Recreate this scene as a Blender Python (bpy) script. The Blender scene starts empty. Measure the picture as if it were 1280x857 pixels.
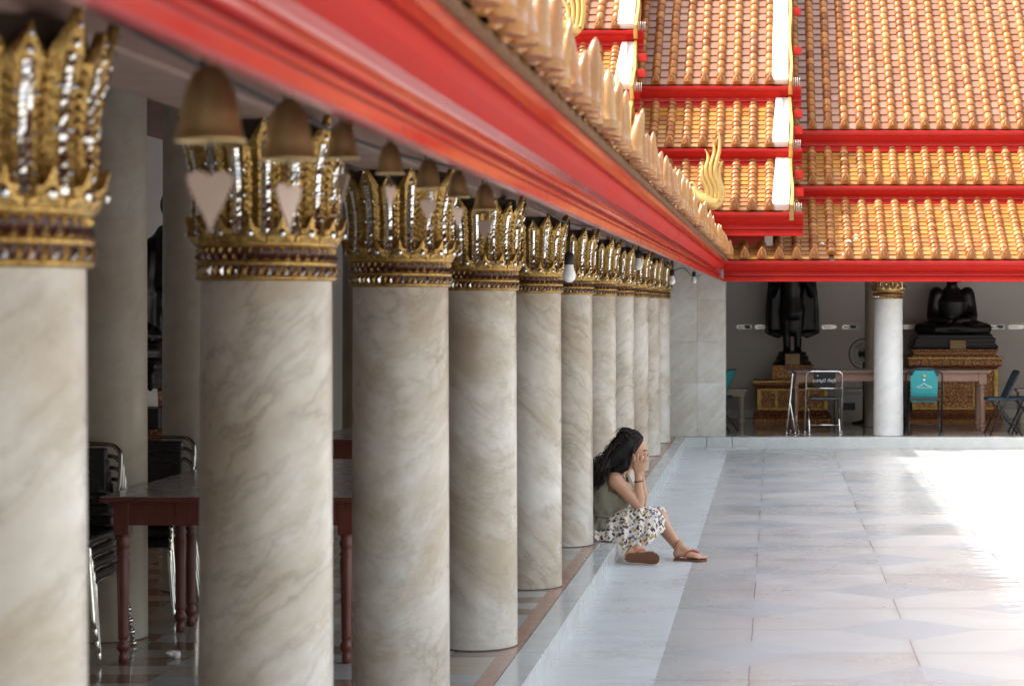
import bpy, bmesh, math, random
from mathutils import Vector, Matrix
R = math.radians
PI = math.pi
random.seed(7)
scene = bpy.context.scene
COL = scene.collection
HF = 1.625      # eye height above the gallery floor (z = 0)
COURT = -0.137  # courtyard level

# ------------------------------------------------------------------ mesh helpers
class MB:
    """Collects shapes; build() links them as ONE mesh object."""
    def __init__(self):
        self.v, self.f, self.m, self.s = [], [], [], []

    def add(self, verts, faces, mat=0, smooth=False):
        n = len(self.v)
        self.v += [tuple(p) for p in verts]
        for f in faces:
            self.f.append([i + n for i in f]); self.m.append(mat); self.s.append(smooth)
        return self

    def xadd(self, other, M):
        n = len(self.v)
        self.v += [tuple(M @ Vector(p)) for p in other.v]
        self.f += [[i + n for i in f] for f in other.f]
        self.m += other.m; self.s += other.s
        return self

    def box(self, x0, x1, y0, y1, z0, z1, mat=0, bev=0.0):
        if bev <= 0:
            v = [(x0,y0,z0),(x1,y0,z0),(x1,y1,z0),(x0,y1,z0),(x0,y0,z1),(x1,y0,z1),(x1,y1,z1),(x0,y1,z1)]
            f = [(0,3,2,1),(4,5,6,7),(0,1,5,4),(1,2,6,5),(2,3,7,6),(3,0,4,7)]
            return self.add(v, f, mat)
        bm = bmesh.new()
        bmesh.ops.create_cube(bm, size=1)
        for p in bm.verts:
            p.co = Vector((x0 + (p.co.x + .5) * (x1 - x0), y0 + (p.co.y + .5) * (y1 - y0), z0 + (p.co.z + .5) * (z1 - z0)))
        bmesh.ops.bevel(bm, geom=bm.edges[:], offset=bev, segments=2, affect='EDGES', profile=.6)
        bm.verts.index_update()
        self.add([p.co[:] for p in bm.verts], [[p.index for p in f.verts] for f in bm.faces], mat)
        bm.free()
        return self

    def lathe(self, prof, cx=0, cy=0, seg=24, mat=0, smooth=True, cap=True, matf=None, square=False):
        """prof: (r, z) list from bottom to top"""
        vs, fs = [], []
        for r, z in prof:
            for k in range(seg):
                a = 2 * PI * k / seg + (PI / 4 if square else 0)
                vs.append((cx + r * math.cos(a), cy + r * math.sin(a), z))
        for i in range(len(prof) - 1):
            for k in range(seg):
                k2 = (k + 1) % seg
                fs.append((i * seg + k, i * seg + k2, (i + 1) * seg + k2, (i + 1) * seg + k))
        if matf is None:
            self.add(vs, fs, mat, smooth)
        else:
            n = len(self.v)
            self.v += vs
            for q, f in enumerate(fs):
                self.f.append([i + n for i in f]); self.m.append(matf(q // seg, q % seg)); self.s.append(smooth)
        if cap:
            n = len(prof) - 1
            self.add([vs[k] for k in range(seg)], [list(range(seg))[::-1]], mat)
            self.add([vs[n * seg + k] for k in range(seg)], [list(range(seg))], mat)
        return self

    def sqmould(self, prof, cx, cy, hx, hy, mat=0, cap=True, matf=None):
        """square moulding: prof of (offset, z); hx, hy half sizes at offset 0"""
        vs, n = [], len(self.v)
        for o, z in prof:
            a, b = hx + o, hy + o
            vs += [(cx - a, cy - b, z), (cx + a, cy - b, z), (cx + a, cy + b, z), (cx - a, cy + b, z)]
        self.v += vs
        for i in range(len(prof) - 1):
            for k in range(4):
                k2 = (k + 1) % 4
                self.f.append([n + i*4 + k, n + i*4 + k2, n + (i+1)*4 + k2, n + (i+1)*4 + k])
                self.m.append(matf(i) if matf else mat); self.s.append(False)
        if cap:
            self.f.append([n + 3, n + 2, n + 1, n]); self.m.append(mat); self.s.append(False)
            q = n + (len(prof) - 1) * 4
            self.f.append([q, q + 1, q + 2, q + 3]); self.m.append(mat); self.s.append(False)
        return self

    def tube(self, pts, rad, seg=8, mat=0, smooth=True, flat=(1, 1), up=None, ends=True):
        pts = [Vector(p) for p in pts]
        n = len(pts)
        rs = rad if isinstance(rad, (list, tuple)) else [rad] * n
        t0 = (pts[1] - pts[0]).normalized()
        ref = Vector(up) if up is not None else (Vector((0, 0, 1)) if abs(t0.z) < .9 else Vector((1, 0, 0)))
        nrm = (ref - t0 * ref.dot(t0)).normalized()
        vs = []
        if ends:   # rounded start
            pass
        for i in range(n):
            t = (pts[min(i + 1, n - 1)] - pts[max(i - 1, 0)])
            t = t.normalized() if t.length > 1e-9 else t0
            nrm = nrm - t * nrm.dot(t)
            nrm = nrm.normalized() if nrm.length > 1e-6 else Vector((1, 0, 0))
            b = t.cross(nrm)
            for k in range(seg):
                a = 2 * PI * k / seg
                vs.append(pts[i] + nrm * (math.cos(a) * rs[i] * flat[0]) + b * (math.sin(a) * rs[i] * flat[1]))
        fs = []
        for i in range(n - 1):
            for k in range(seg):
                k2 = (k + 1) % seg
                fs.append((i * seg + k, i * seg + k2, (i + 1) * seg + k2, (i + 1) * seg + k))
        fs.append(list(range(seg))[::-1])
        fs.append([(n - 1) * seg + k for k in range(seg)])
        return self.add(vs, fs, mat, smooth)

    def capsule(self, pts, rad, seg=12, mat=0, flat=(1, 1), up=None):
        """tapered chain with round ends (closed)"""
        pts = [Vector(p) for p in pts]
        rs = list(rad)
        P, Q = [], []
        d0 = (pts[0] - pts[1]).normalized(); d1 = (pts[-1] - pts[-2]).normalized()
        for a in (88, 60, 30):
            P.append(pts[0] + d0 * rs[0] * math.sin(R(a)) * min(flat)); Q.append(rs[0] * math.cos(R(a)))
        P += pts; Q += rs
        for a in (30, 60, 88):
            P.append(pts[-1] + d1 * rs[-1] * math.sin(R(a)) * min(flat)); Q.append(rs[-1] * math.cos(R(a)))
        return self.tube(P, Q, seg, mat, True, flat, up)

    def blob(self, c, r, mat=0, rot=None, seg=20, rings=14):
        vs, fs = [], []
        M = rot if rot is not None else Matrix.Identity(3)
        c = Vector(c); r = (r, r, r) if not isinstance(r, (tuple, list)) else r
        for i in range(1, rings):
            th = PI * i / rings
            for k in range(seg):
                a = 2 * PI * k / seg
                vs.append(c + M @ Vector((r[0]*math.sin(th)*math.cos(a), r[1]*math.sin(th)*math.sin(a), -r[2]*math.cos(th))))
        vs.append(c + M @ Vector((0, 0, -r[2]))); vs.append(c + M @ Vector((0, 0, r[2])))
        b, t = len(vs) - 2, len(vs) - 1
        for i in range(rings - 2):
            for k in range(seg):
                k2 = (k + 1) % seg
                fs.append((i*seg+k, i*seg+k2, (i+1)*seg+k2, (i+1)*seg+k))
        for k in range(seg):
            k2 = (k + 1) % seg
            fs.append((b, k2, k)); fs.append((t, (rings-2)*seg+k, (rings-2)*seg+k2))
        return self.add(vs, fs, mat, True)

    def prism(self, poly, d0, d1, plane='XZ', mat=0, bev=0.0):
        """polygon extruded along the third axis; poly counter-clockwise"""
        def P(a, b, d):
            return {'XZ': (a, d, b), 'XY': (a, b, d), 'YZ': (d, a, b)}[plane]
        n = len(poly)
        v = [P(a, b, d0) for a, b in poly] + [P(a, b, d1) for a, b in poly]
        f = [list(range(n)), list(range(n, 2 * n))[::-1]]
        f += [(i, n + i, n + (i + 1) % n, (i + 1) % n) for i in range(n)]
        return self.add(v, f, mat)

    def build(self, name, mats, parent=None, loc=None, recalc=True):
        me = bpy.data.meshes.new(name)
        me.from_pydata(self.v, [], self.f)
        for m in (mats if isinstance(mats, (list, tuple)) else [mats]):
            me.materials.append(m)
        me.polygons.foreach_set('material_index', self.m)
        me.polygons.foreach_set('use_smooth', self.s)
        if recalc:
            bm = bmesh.new(); bm.from_mesh(me)
            bmesh.ops.recalc_face_normals(bm, faces=bm.faces[:])
            bm.to_mesh(me); bm.free()
        me.update()
        return link(name, me, parent, loc)

def link(name, me, parent=None, loc=None):
    o = bpy.data.objects.new(name, me)
    COL.objects.link(o)
    if parent is not None: o.parent = parent
    if loc is not None: o.location = loc
    return o

def thing(name, label, cat, loc=(0, 0, 0), rz=0, group=None):
    o = bpy.data.objects.new(name, None); COL.objects.link(o)
    o.empty_display_size = .05
    o.location = loc; o.rotation_euler = (0, 0, rz)
    return tag(o, label, cat, group)

def tag(o, label, cat, group=None):
    o['label'] = label; o['category'] = cat
    if group: o['group'] = group
    return o

def struct(o, kind='structure'):
    o['kind'] = kind
    return o

def kids(o):
    return [c for c in bpy.data.objects if c.parent == o]

def dup(o, loc=None, rz=None, label=None, parent=None):
    c = o.copy(); COL.objects.link(c)
    if parent is not None: c.parent = parent
    if loc is not None: c.location = loc
    if rz is not None: c.rotation_euler = (0, 0, rz)
    if label: c['label'] = label
    for k in kids(o): dup(k, parent=c)
    return c

def smooth_path(pts, n=8):
    """Catmull-Rom"""
    p = [Vector(q) for q in pts]
    p = [p[0] * 2 - p[1]] + p + [p[-1] * 2 - p[-2]]
    out = []
    for i in range(1, len(p) - 2):
        for k in range(n):
            t = k / n
            a, b, c, d = p[i-1], p[i], p[i+1], p[i+2]
            out.append(.5 * ((2*b) + (c - a) * t + (2*a - 5*b + 4*c - d) * t*t + (3*b - a - 3*c + d) * t**3))
    out.append(p[-2])
    return out

def remeshed(mb, voxel, smooth=4, fac=.5):
    """one continuous skin grown over closed overlapping shapes"""
    me = bpy.data.meshes.new('tmp'); me.from_pydata(mb.v, [], mb.f)
    bm = bmesh.new(); bm.from_mesh(me); bmesh.ops.recalc_face_normals(bm, faces=bm.faces[:]); bm.to_mesh(me); bm.free()
    o = bpy.data.objects.new('tmp', me); COL.objects.link(o)
    r = o.modifiers.new('r', 'REMESH'); r.mode = 'VOXEL'; r.voxel_size = voxel; r.use_smooth_shade = True
    if smooth:
        s = o.modifiers.new('s', 'SMOOTH'); s.factor = fac; s.iterations = smooth
    dg = bpy.context.evaluated_depsgraph_get()
    out = bpy.data.meshes.new_from_object(o.evaluated_get(dg), depsgraph=dg)
    bpy.data.objects.remove(o); bpy.data.meshes.remove(me)
    for p in out.polygons: p.use_smooth = True
    return out

# ------------------------------------------------------------------ materials
class NT:
    def __init__(self, name):
        self.mat = bpy.data.materials.new(name); self.mat.use_nodes = True
        self.t = self.mat.node_tree; self.n = self.t.nodes; self.l = self.t.links
        self.b = self.n['Principled BSDF']
    def node(self, typ, **kw):
        x = self.n.new(typ)
        for k, v in kw.items(): setattr(x, k, v)
        return x
    def put(self, sock, val):
        if isinstance(val, bpy.types.NodeSocket): self.l.new(val, sock)
        elif val is not None:
            if hasattr(sock.default_value, '__len__') and not hasattr(val, '__len__'): val = (val,) * len(sock.default_value)
            if hasattr(val, '__len__') and len(sock.default_value) == 4 and len(val) == 3: val = (*val, 1)
            sock.default_value = val
    def math(self, op, a, b=None, c=None, clamp=False):
        x = self.node('ShaderNodeMath', operation=op, use_clamp=clamp)
        self.put(x.inputs[0], a)
        if b is not None: self.put(x.inputs[1], b)
        if c is not None: self.put(x.inputs[2], c)
        return x.outputs[0]
    def vmath(self, op, a, b=None):
        x = self.node('ShaderNodeVectorMath', operation=op)
        self.put(x.inputs[0], a)
        if b is not None: self.put(x.inputs[1], b)
        return x.outputs[0]
    def mix(self, fac, a, b, blend='MIX'):
        x = self.node('ShaderNodeMix', data_type='RGBA', blend_type=blend)
        self.put(x.inputs[0], fac); self.put(x.inputs[6], a); self.put(x.inputs[7], b)
        return x.outputs[2]
    def ramp(self, fac, stops):
        x = self.node('ShaderNodeValToRGB')
        e = x.color_ramp.elements
        while len(e) < len(stops): e.new(.5)
        for i, (p, c) in enumerate(stops):
            e[i].position = p; e[i].color = (*c, 1) if hasattr(c, '__len__') else (c, c, c, 1)
        self.put(x.inputs[0], fac)
        return x.outputs[0]
    def maprange(self, v, a, b, c=0., d=1.):
        x = self.node('ShaderNodeMapRange'); 
        for i, q in enumerate((v, a, b, c, d)): self.put(x.inputs[i], q)
        return x.outputs[0]
    def noise(self, vec, scale=5, detail=4, rough=.55, dist=0, out=0):
        x = self.node('ShaderNodeTexNoise')
        self.put(x.inputs['Vector'], vec)
        for k, v in (('Scale', scale), ('Detail', detail), ('Roughness', rough), ('Distortion', dist)): x.inputs[k].default_value = v
        return x.outputs[out]
    def voro(self, vec, scale=5, feature='F1', rnd=1, out='Distance'):
        x = self.node('ShaderNodeTexVoronoi', feature=feature)
        self.put(x.inputs['Vector'], vec); x.inputs['Scale'].default_value = scale; x.inputs['Randomness'].default_value = rnd
        return x.outputs[out]
    def wnoise(self, vec, out=0):
        x = self.node('ShaderNodeTexWhiteNoise', noise_dimensions='3D'); self.put(x.inputs['Vector'], vec)
        return x.outputs[out]
    def coord(self, space='Object', rnd=False, scale=None, rot=None):
        """object coordinates (optionally offset for each object) or world position"""
        if space == 'World': v = self.node('ShaderNodeNewGeometry').outputs['Position']
        else: v = self.node('ShaderNodeTexCoord').outputs['Object']
        if rnd:
            r = self.node('ShaderNodeObjectInfo').outputs['Random']
            k = self.node('ShaderNodeCombineXYZ')
            self.put(k.inputs[0], self.math('MULTIPLY', r, 37.)); self.put(k.inputs[1], self.math('MULTIPLY', r, 71.)); self.put(k.inputs[2], self.math('MULTIPLY', r, 53.))
            v = self.vmath('ADD', v, k.outputs[0])
        if scale is not None or rot is not None:
            m = self.node('ShaderNodeMapping'); self.put(m.inputs[0], v)
            if rot is not None: m.inputs['Rotation'].default_value = rot
            if scale is not None: m.inputs['Scale'].default_value = scale
            v = m.outputs[0]
        return v
    def sep(self, v):
        x = self.node('ShaderNodeSeparateXYZ'); self.put(x.inputs[0], v); return x.outputs
    def comb(self, x, y, z=0.):
        c = self.node('ShaderNodeCombineXYZ')
        for i, q in enumerate((x, y, z)): self.put(c.inputs[i], q)
        return c.outputs[0]
    def bump(self, h, strength=.3, dist=.01):
        x = self.node('ShaderNodeBump'); x.inputs['Strength'].default_value = strength; x.inputs['Distance'].default_value = dist
        self.put(x.inputs['Height'], h); self.l.new(x.outputs[0], self.b.inputs['Normal'])
    def island(self): return self.node('ShaderNodeNewGeometry').outputs['Random Per Island']
    def objrand(self): return self.node('ShaderNodeObjectInfo').outputs['Random']
    def out(self, color=None, rough=None, metal=None, spec=None, coat=None, sss=None):
        for k, v in (('Base Color', color), ('Roughness', rough), ('Metallic', metal), ('Specular IOR Level', spec), ('Coat Weight', coat)):
            if v is not None: self.put(self.b.inputs[k], v)
        return self.mat

def simple(name, color, rough=.5, metal=0, var=.12, scale=12, bump=0, spec=None, coat=None):
    t = NT(name)
    v = t.coord(rnd=True)
    n = t.noise(v, scale, 5, .6)
    c = t.mix(n, tuple(x * (1 - var) for x in color), tuple(min(1, x * (1 + var)) for x in color))
    r = t.maprange(t.noise(v, scale * 2.7, 3), .3, .7, rough * .8, min(1, rough * 1.2))
    if bump: t.bump(t.noise(v, scale * 6, 4), bump, .004)
    return t.out(c, r, metal, spec, coat)

def marble(name, base, vein, warm, stain=.5, rough=.25, streak=(1, 1, .35), rot=(0, .5, 0), space='Object', sc=1.0, vs=.55):
    t = NT(name)
    v = t.coord(space, rnd=(space == 'Object'))
    r0 = t.node('ShaderNodeMapping'); t.put(r0.inputs[0], v); r0.inputs['Rotation'].default_value = rot
    wob = t.vmath('MULTIPLY', t.vmath('SUBTRACT', t.noise(r0.outputs[0], 2.3 * sc, 4, .6, out=1), (.5, .5, .5)), (.13, .13, .13))
    vr = t.vmath('MULTIPLY', t.vmath('ADD', r0.outputs[0], wob), streak)
    n1 = t.noise(vr, 3.4 * sc, 7, .58, .15)
    n2 = t.noise(vr, 7 * sc, 6, .6, .2)
    n3 = t.noise(v, 1.6 * sc, 5, .6)
    veins = t.math('POWER', t.math('SUBTRACT', 1., t.math('ABSOLUTE', t.math('SUBTRACT', t.math('MULTIPLY', n1, 2.), 1.))), 15.)
    c = t.mix(t.maprange(n2, .35, .75), base, tuple(x * .86 for x in base))
    c = t.mix(t.math('MULTIPLY', t.maprange(n3, .42, .72), stain), c, warm)
    c = t.mix(t.math('MULTIPLY', t.math('MULTIPLY', veins, t.maprange(n3, .35, .65)), vs), c, vein)
    smear = t.noise(t.vmath('MULTIPLY', vr, (1, 1, .8)), 1.9 * sc, 7, .68, .5)
    c = t.mix(t.math('MULTIPLY', t.maprange(smear, .47, .66), stain * .8), c, warm)
    c = t.mix(t.math('MULTIPLY', t.maprange(t.noise(v, 60, 2), .55, .8), .18), c, tuple(x * .7 for x in base))
    t.bump(t.noise(v, 14, 6, .6), .05, .01)
    return t, c, v

def marble_mat(name, *a, rough=.25, **k):
    t, c, v = marble(name, *a, **k)
    return t.out(c, t.maprange(t.noise(v, 6, 4), .3, .7, rough * .75, rough * 1.35), 0, .5)

M = {}
M['column'] = marble_mat('column_marble', (.66, .615, .56), (.22, .175, .135), (.40, .31, .215), stain=.95, rough=.3, streak=(.55, 1.1, 2.6), rot=(.35, .62, .2), vs=.7)
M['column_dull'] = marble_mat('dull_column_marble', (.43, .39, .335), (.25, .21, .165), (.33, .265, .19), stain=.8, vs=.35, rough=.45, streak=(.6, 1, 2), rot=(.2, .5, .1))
M['column_pale'] = marble_mat('pale_column_marble', (.66, .66, .66), (.46, .46, .46), (.56, .54, .51), stain=.4, vs=.3, rough=.3, streak=(.6, 1, 2), rot=(.2, .6, .2))
M['panel'] = marble_mat('panel_marble', (.75, .74, .72), (.42, .38, .34), (.52, .46, .38), stain=.7, vs=.6, rough=.3, streak=(.6, 1, 2.4), rot=(.1, .75, .1))

def step_marble():
    t, c, v = marble('step_marble', (.60, .62, .62), (.40, .41, .40), (.50, .51, .48), stain=.6, streak=(1, .4, 1), rot=(0, 0, .3), space='World')
    x, y, z = t.sep(v)
    fr = t.math('FRACT', t.math('DIVIDE', t.math('ADD', y, 30.33), 1.62))
    j = t.math('LESS_THAN', t.math('ABSOLUTE', t.math('SUBTRACT', fr, .5)), .0022)
    cell = t.wnoise(t.comb(t.math('FLOOR', t.math('ADD', t.math('DIVIDE', t.math('ADD', y, 30.33), 1.62), .5)), 3.))
    c = t.mix(t.math('MULTIPLY', cell, .25), c, (.45, .46, .43))
    c = t.mix(t.math('MULTIPLY', j, .8), c, (.12, .11, .10))
    return t.out(c, t.maprange(t.noise(v, 5, 4), .3, .7, .12, .3), 0, .5)
M['step'] = step_marble()

def border_marble():
    t, c, v = marble('border_marble', (.68, .69, .69), (.48, .49, .50), (.60, .60, .59), stain=.35, streak=(.35, 2.2, 1), rot=(0, 0, .06), space='World')
    x, y, z = t.sep(v)
    fr = t.math('DIVIDE', t.math('ADD', y, 30.2), .86)
    j = t.math('LESS_THAN', t.math('ABSOLUTE', t.math('SUBTRACT', t.math('FRACT', fr), .5)), .0026)
    cell = t.wnoise(t.comb(t.math('FLOOR', t.math('ADD', fr, .5)), 9.))
    c = t.mix(t.math('MULTIPLY', cell, .35), c, (.52, .55, .58))
    c = t.mix(t.math('MULTIPLY', j, .55), c, (.25, .25, .25))
    dirt = t.math('MULTIPLY', t.maprange(t.noise(v, 3, 3, .5), .4, .95), .25)
    c = t.mix(dirt, c, (.42, .41, .39))
    return t.out(c, t.maprange(t.noise(v, 4, 5), .3, .7, .22, .45), 0, .5)
M['border'] = border_marble()

def paving():
    t = NT('courtyard_stone')
    v = t.coord('World')
    x, y, z = t.sep(v)
    wob = t.math('MULTIPLY', t.math('SUBTRACT', t.noise(v, 1.3, 2), .5), .012)
    U, V = .83, .74
    u = t.math('DIVIDE', t.math('ADD', x, t.math('ADD', wob, .12)), U)
    w = t.math('DIVIDE', t.math('ADD', y, t.math('SUBTRACT', wob, 10.13)), V)
    a = t.math('MULTIPLY', t.math('ADD', u, w), .5); b = t.math('MULTIPLY', t.math('SUBTRACT', u, w), .5)
    def rd(q): return t.math('ABSOLUTE', t.math('SUBTRACT', q, t.math('ROUND', q)))
    L = t.math('MAXIMUM', rd(a), rd(b))                      # diamond metric
    dia = t.math('LESS_THAN', L, .245)
    ju = t.math('MULTIPLY', rd(u), U); jv = t.math('MULTIPLY', rd(w), V)
    jr = t.math('LESS_THAN', ju, .0028)                      # joints along the walk are open and dark
    jt = t.math('LESS_THAN', jv, .0026)
    nd = t.math('SUBTRACT', 1., dia)
    je = t.math('LESS_THAN', t.math('ABSOLUTE', t.math('SUBTRACT', L, .245)), .0022)
    cell = t.comb(t.math('FLOOR', u), t.math('FLOOR', w), 2.)
    dcell = t.comb(t.math('ROUND', a), t.math('ROUND', b), 5.)
    r1, r2 = t.wnoise(cell), t.wnoise(dcell)
    speck = t.noise(v, 95, 3, .7)
    cloud = t.noise(v, 2.4, 3, .5)
    beige = t.ramp(r1, [(0, (.41, .40, .385)), (.35, (.44, .432, .415)), (.7, (.465, .458, .44)), (1, (.43, .426, .415))])
    beige = t.mix(t.math('MULTIPLY', t.maprange(cloud, .3, .75), .4), beige, (.50, .485, .47))
    blue = t.ramp(r2, [(0, (.365, .385, .40)), (.5, (.39, .41, .425)), (1, (.41, .425, .435))])
    c = t.mix(dia, beige, blue)
    c = t.mix(t.math('MULTIPLY', t.maprange(speck, .3, .8), .2), c, t.mix(.5, c, (.22, .21, .20)))
    stain = t.noise(v, .9, 3, .5)
    c = t.mix(t.math('MULTIPLY', t.maprange(stain, .40, .85), .22), c, (.36, .345, .33))
    c = t.mix(t.math('MULTIPLY', t.math('MULTIPLY', jr, nd), .9), c, (.07, .065, .06))
    c = t.mix(t.math('MULTIPLY', t.math('MULTIPLY', jt, nd), t.maprange(r1, 0, 1, .35, .85)), c, (.13, .12, .115))
    c = t.mix(t.math('MULTIPLY', je, .5), c, (.2, .19, .185))
    wear = t.noise(t.vmath('MULTIPLY', v, (2.2, 5.5, 1)), 2.2, 6, .65)
    c = t.mix(t.math('MULTIPLY', t.maprange(wear, .4, .85), .14), c, (.34, .32, .30))
    grime = t.math('MULTIPLY', t.maprange(t.math('MINIMUM', ju, jv), 0., .05, 1., 0.), t.math('MULTIPLY', nd, .22))
    c = t.mix(grime, c, (.28, .26, .24))
    rough = t.maprange(t.noise(v, 2.1, 3, .5), .3, .7, .24, .36)
    rough = t.math('ADD', rough, t.math('MULTIPLY', t.math('SUBTRACT', r1, .5), .1))
    t.bump(t.math('ADD', t.noise(v, 1.1, 3), t.math('MULTIPLY', speck, .02)), .12, .02)
    return t.out(c, rough, 0, .5)
M['paving'] = paving()

def gallery_tiles():
    t = NT('gallery_floor_stone')
    v = t.coord('World')
    x, y, z = t.sep(v)
    # parquet of long hexagons in cream, grey, ochre and brown marble
    u = t.math('DIVIDE', x, .30); w = t.math('DIVIDE', t.math('ADD', y, t.math('MULTIPLY', rdx(t, x), .25)), .21)
    cell = t.comb(t.math('FLOOR', u), t.math('FLOOR', w), 1.)
    r = t.wnoise(cell)
    c = t.ramp(r, [(0, (.20, .12, .08)), (.24, (.23, .15, .10)), (.25, (.44, .38, .31)), (.49, (.38, .33, .27)), (.5, (.40, .41, .40)), (.74, (.45, .45, .44)), (.75, (.42, .34, .24)), (1, (.46, .38, .28))])
    t.n[-1] if False else None
    for nd in t.n:
        if nd.type == 'VALTORGB': nd.color_ramp.interpolation = 'LINEAR'
    n = t.noise(v, 9, 6, .65)
    c = t.mix(t.math('MULTIPLY', n, .4), c, (.30, .27, .24))
    j = t.math('MAXIMUM', t.math('LESS_THAN', t.math('FRACT', u), .012), t.math('LESS_THAN', t.math('FRACT', w), .018))
    c = t.mix(t.math('MULTIPLY', j, .7), c, (.13, .11, .10))
    return t.out(c, t.maprange(t.noise(v, 5, 4), .3, .7, .06, .16), 0, .55)
def rdx(t, x): return t.math('FLOOR', t.math('DIVIDE', x, .30))
M['gallery_floor'] = gallery_tiles()
def terracotta():
    t = NT('red_stone_band')
    v = t.coord('World'); x, y, z = t.sep(v)
    fr = t.math('DIVIDE', y, .74)
    cell = t.wnoise(t.comb(t.math('FLOOR', fr), 4.))
    c = t.mix(cell, (.36, .17, .12), (.43, .24, .17))
    c = t.mix(t.maprange(t.noise(v, 30, 5, .7), .4, .75), c, (.30, .15, .11))
    c = t.mix(t.math('MULTIPLY', t.math('LESS_THAN', t.math('FRACT', fr), .006), .8), c, (.1, .07, .06))
    return t.out(c, t.maprange(t.noise(v, 8, 4), .3, .7, .16, .3), 0, .5)
M['terracotta'] = terracotta()

def red_paint():
    t = NT('red_gloss_paint')
    v = t.coord('World')
    n = t.noise(v, 2.2, 6, .65); n2 = t.noise(t.coord('World', scale=(6, .05, 6)), 7, 5, .6)
    c = t.mix(t.maprange(n, .35, .7), (.36, .014, .012), (.43, .020, .014))
    c = t.mix(t.math('MULTIPLY', t.maprange(n2, .56, .75), .35), c, (.30, .03, .03))
    c = t.mix(t.math('MULTIPLY', t.maprange(t.noise(v, 26, 5, .7), .64, .76), .2), c, (.45, .12, .09))
    t.bump(t.noise(t.coord('World', scale=(1, .6, 1)), 3, 2), .10, .012)
    return t.out(c, t.maprange(t.noise(v, 4, 3), .3, .7, .11, .2), 0, .2)
M['red'] = red_paint()
def red_dull():
    t = NT('weathered_red_paint')
    v = t.coord('World')
    n = t.noise(t.coord('World', scale=(5, .25, 5)), 4, 6, .65)
    c = t.mix(t.maprange(n, .3, .7), (.40, .014, .010), (.46, .022, .013))
    c = t.mix(t.math('MULTIPLY', t.maprange(t.noise(v, 16, 6, .7), .6, .78), .3), c, (.26, .03, .025))
    return t.out(c, t.maprange(n, .3, .7, .5, .62), 0, .07)
M['red_dull'] = red_dull()
def soffit():
    return simple('soffit_paint', (.24, .115, .10), .55, 0, .2, 6)
M['soffit'] = soffit()
M['beam'] = simple('beam_wood', (.26, .17, .14), .5, 0, .25, 5)

def tile(name, stops, rough=.22, dirt=(.20, .10, .05), dirtamt=.5):
    t = NT(name)
    v = t.coord('World'); r = t.island()
    c = t.ramp(r, stops)
    n = t.noise(v, 14, 6, .7)
    c = t.mix(t.math('MULTIPLY', t.maprange(n, .5, .78), dirtamt), c, dirt)
    c = t.mix(t.math('MULTIPLY', t.maprange(t.noise(v, 1.1, 4), .45, .7), .3), c, t.mix(.5, c, dirt))
    t.bump(t.noise(v, 30, 4), .12, .006)
    return t.out(c, t.maprange(n, .3, .7, rough * .8, rough * 1.9), 0, .35)
M['roll'] = tile('glazed_roll_tile', [(0, (.19, .055, .009)), (.3, (.28, .093, .016)), (.6, (.33, .118, .022)), (.82, (.37, .155, .040)), (1, (.21, .072, .02))])
M['pan'] = tile('glazed_pan_tile', [(0, (.17, .066, .034)), (.4, (.225, .098, .054)), (.75, (.20, .078, .034)), (1, (.25, .125, .08))], .2)  # pinker tone for the top tiers: reflected sky put into the colour
M['pan_yellow'] = tile('yellow_pan_tile', [(0, (.25, .09, .026)), (.4, (.32, .135, .036)), (.75, (.35, .175, .038)), (1, (.29, .135, .06))], .22)
M['eave_tile'] = tile('glazed_eave_tile', [(0, (.22, .075, .020)), (.5, (.28, .105, .028)), (1, (.23, .10, .045))], .22)
def eave_pale():
    t = NT('pale_glazed_eave_tile')
    v = t.coord('World'); r = t.objrand()
    c = t.ramp(r, [(0, (.31, .105, .014)), (.4, (.36, .145, .022)), (.7, (.35, .17, .045)), (1, (.27, .092, .014))])
    n = t.noise(v, 22, 6, .7)
    c = t.mix(t.math('MULTIPLY', t.maprange(n, .48, .75), .6), c, (.30, .15, .06))
    c = t.mix(t.math('MULTIPLY', t.maprange(t.noise(v, 9, 3), .58, .75), .5), c, (.42, .27, .12))
    sk = t.noise(t.coord('World', scale=(34, 34, 5)), 1, 5, .7)
    c = t.mix(t.math('MULTIPLY', t.maprange(sk, .48, .70), .6), c, (.20, .075, .015))
    t.bump(t.math('ADD', t.noise(v, 60, 4), sk), .3, .006)
    return t.out(c, t.maprange(n, .3, .7, .14, .34), 0, .6)
M['eave_pale'] = eave_pale()
M['white'] = simple('white_plaster', (.68, .66, .62), .6, 0, .14, 7, .15)
M['under'] = simple('tile_bed', (.11, .06, .04), .95, 0, .5, 30, .3, .05)

def gold():
    t = NT('aged_gold')
    v = t.coord(rnd=True)
    n = t.noise(v, 26, 6, .7)
    c = t.mix(t.maprange(n, .35, .7), (.36, .20, .055), (.78, .52, .17))
    e = t.maprange(t.voro(v, 125, 'DISTANCE_TO_EDGE', .8), .0, .12)
    c = t.mix(e, (.13, .065, .02), c)
    t.bump(t.math('ADD', e, t.math('MULTIPLY', t.noise(v, 70, 3), .4)), .3, .004)
    return t.out(c, t.maprange(n, .3, .7, .25, .45), .85)
M['gold'] = gold()
M['gold_pale'] = simple('pale_gilding', (.52, .33, .11), .36, .5, .2, 9, .15)
def mirror():
    t = NT('mirror_mosaic')
    r = t.island()
    c = t.ramp(r, [(0, (.66, .66, .64)), (.45, (.76, .76, .75)), (.6, (.70, .60, .55)), (.8, (.62, .64, .68)), (1, (.72, .70, .66))])
    return t.out(c, .13, 1)
M['mirror'] = mirror()
M['maroon'] = simple('maroon_lacquer', (.075, .018, .014), .35, 0, .3, 20)
M['core'] = simple('dark_capital_core', (.05, .032, .02), .6, .2, .3, 20)
M['brass'] = simple('aged_brass', (.57, .41, .20), .34, .9, .35, 7, .1)
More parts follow.
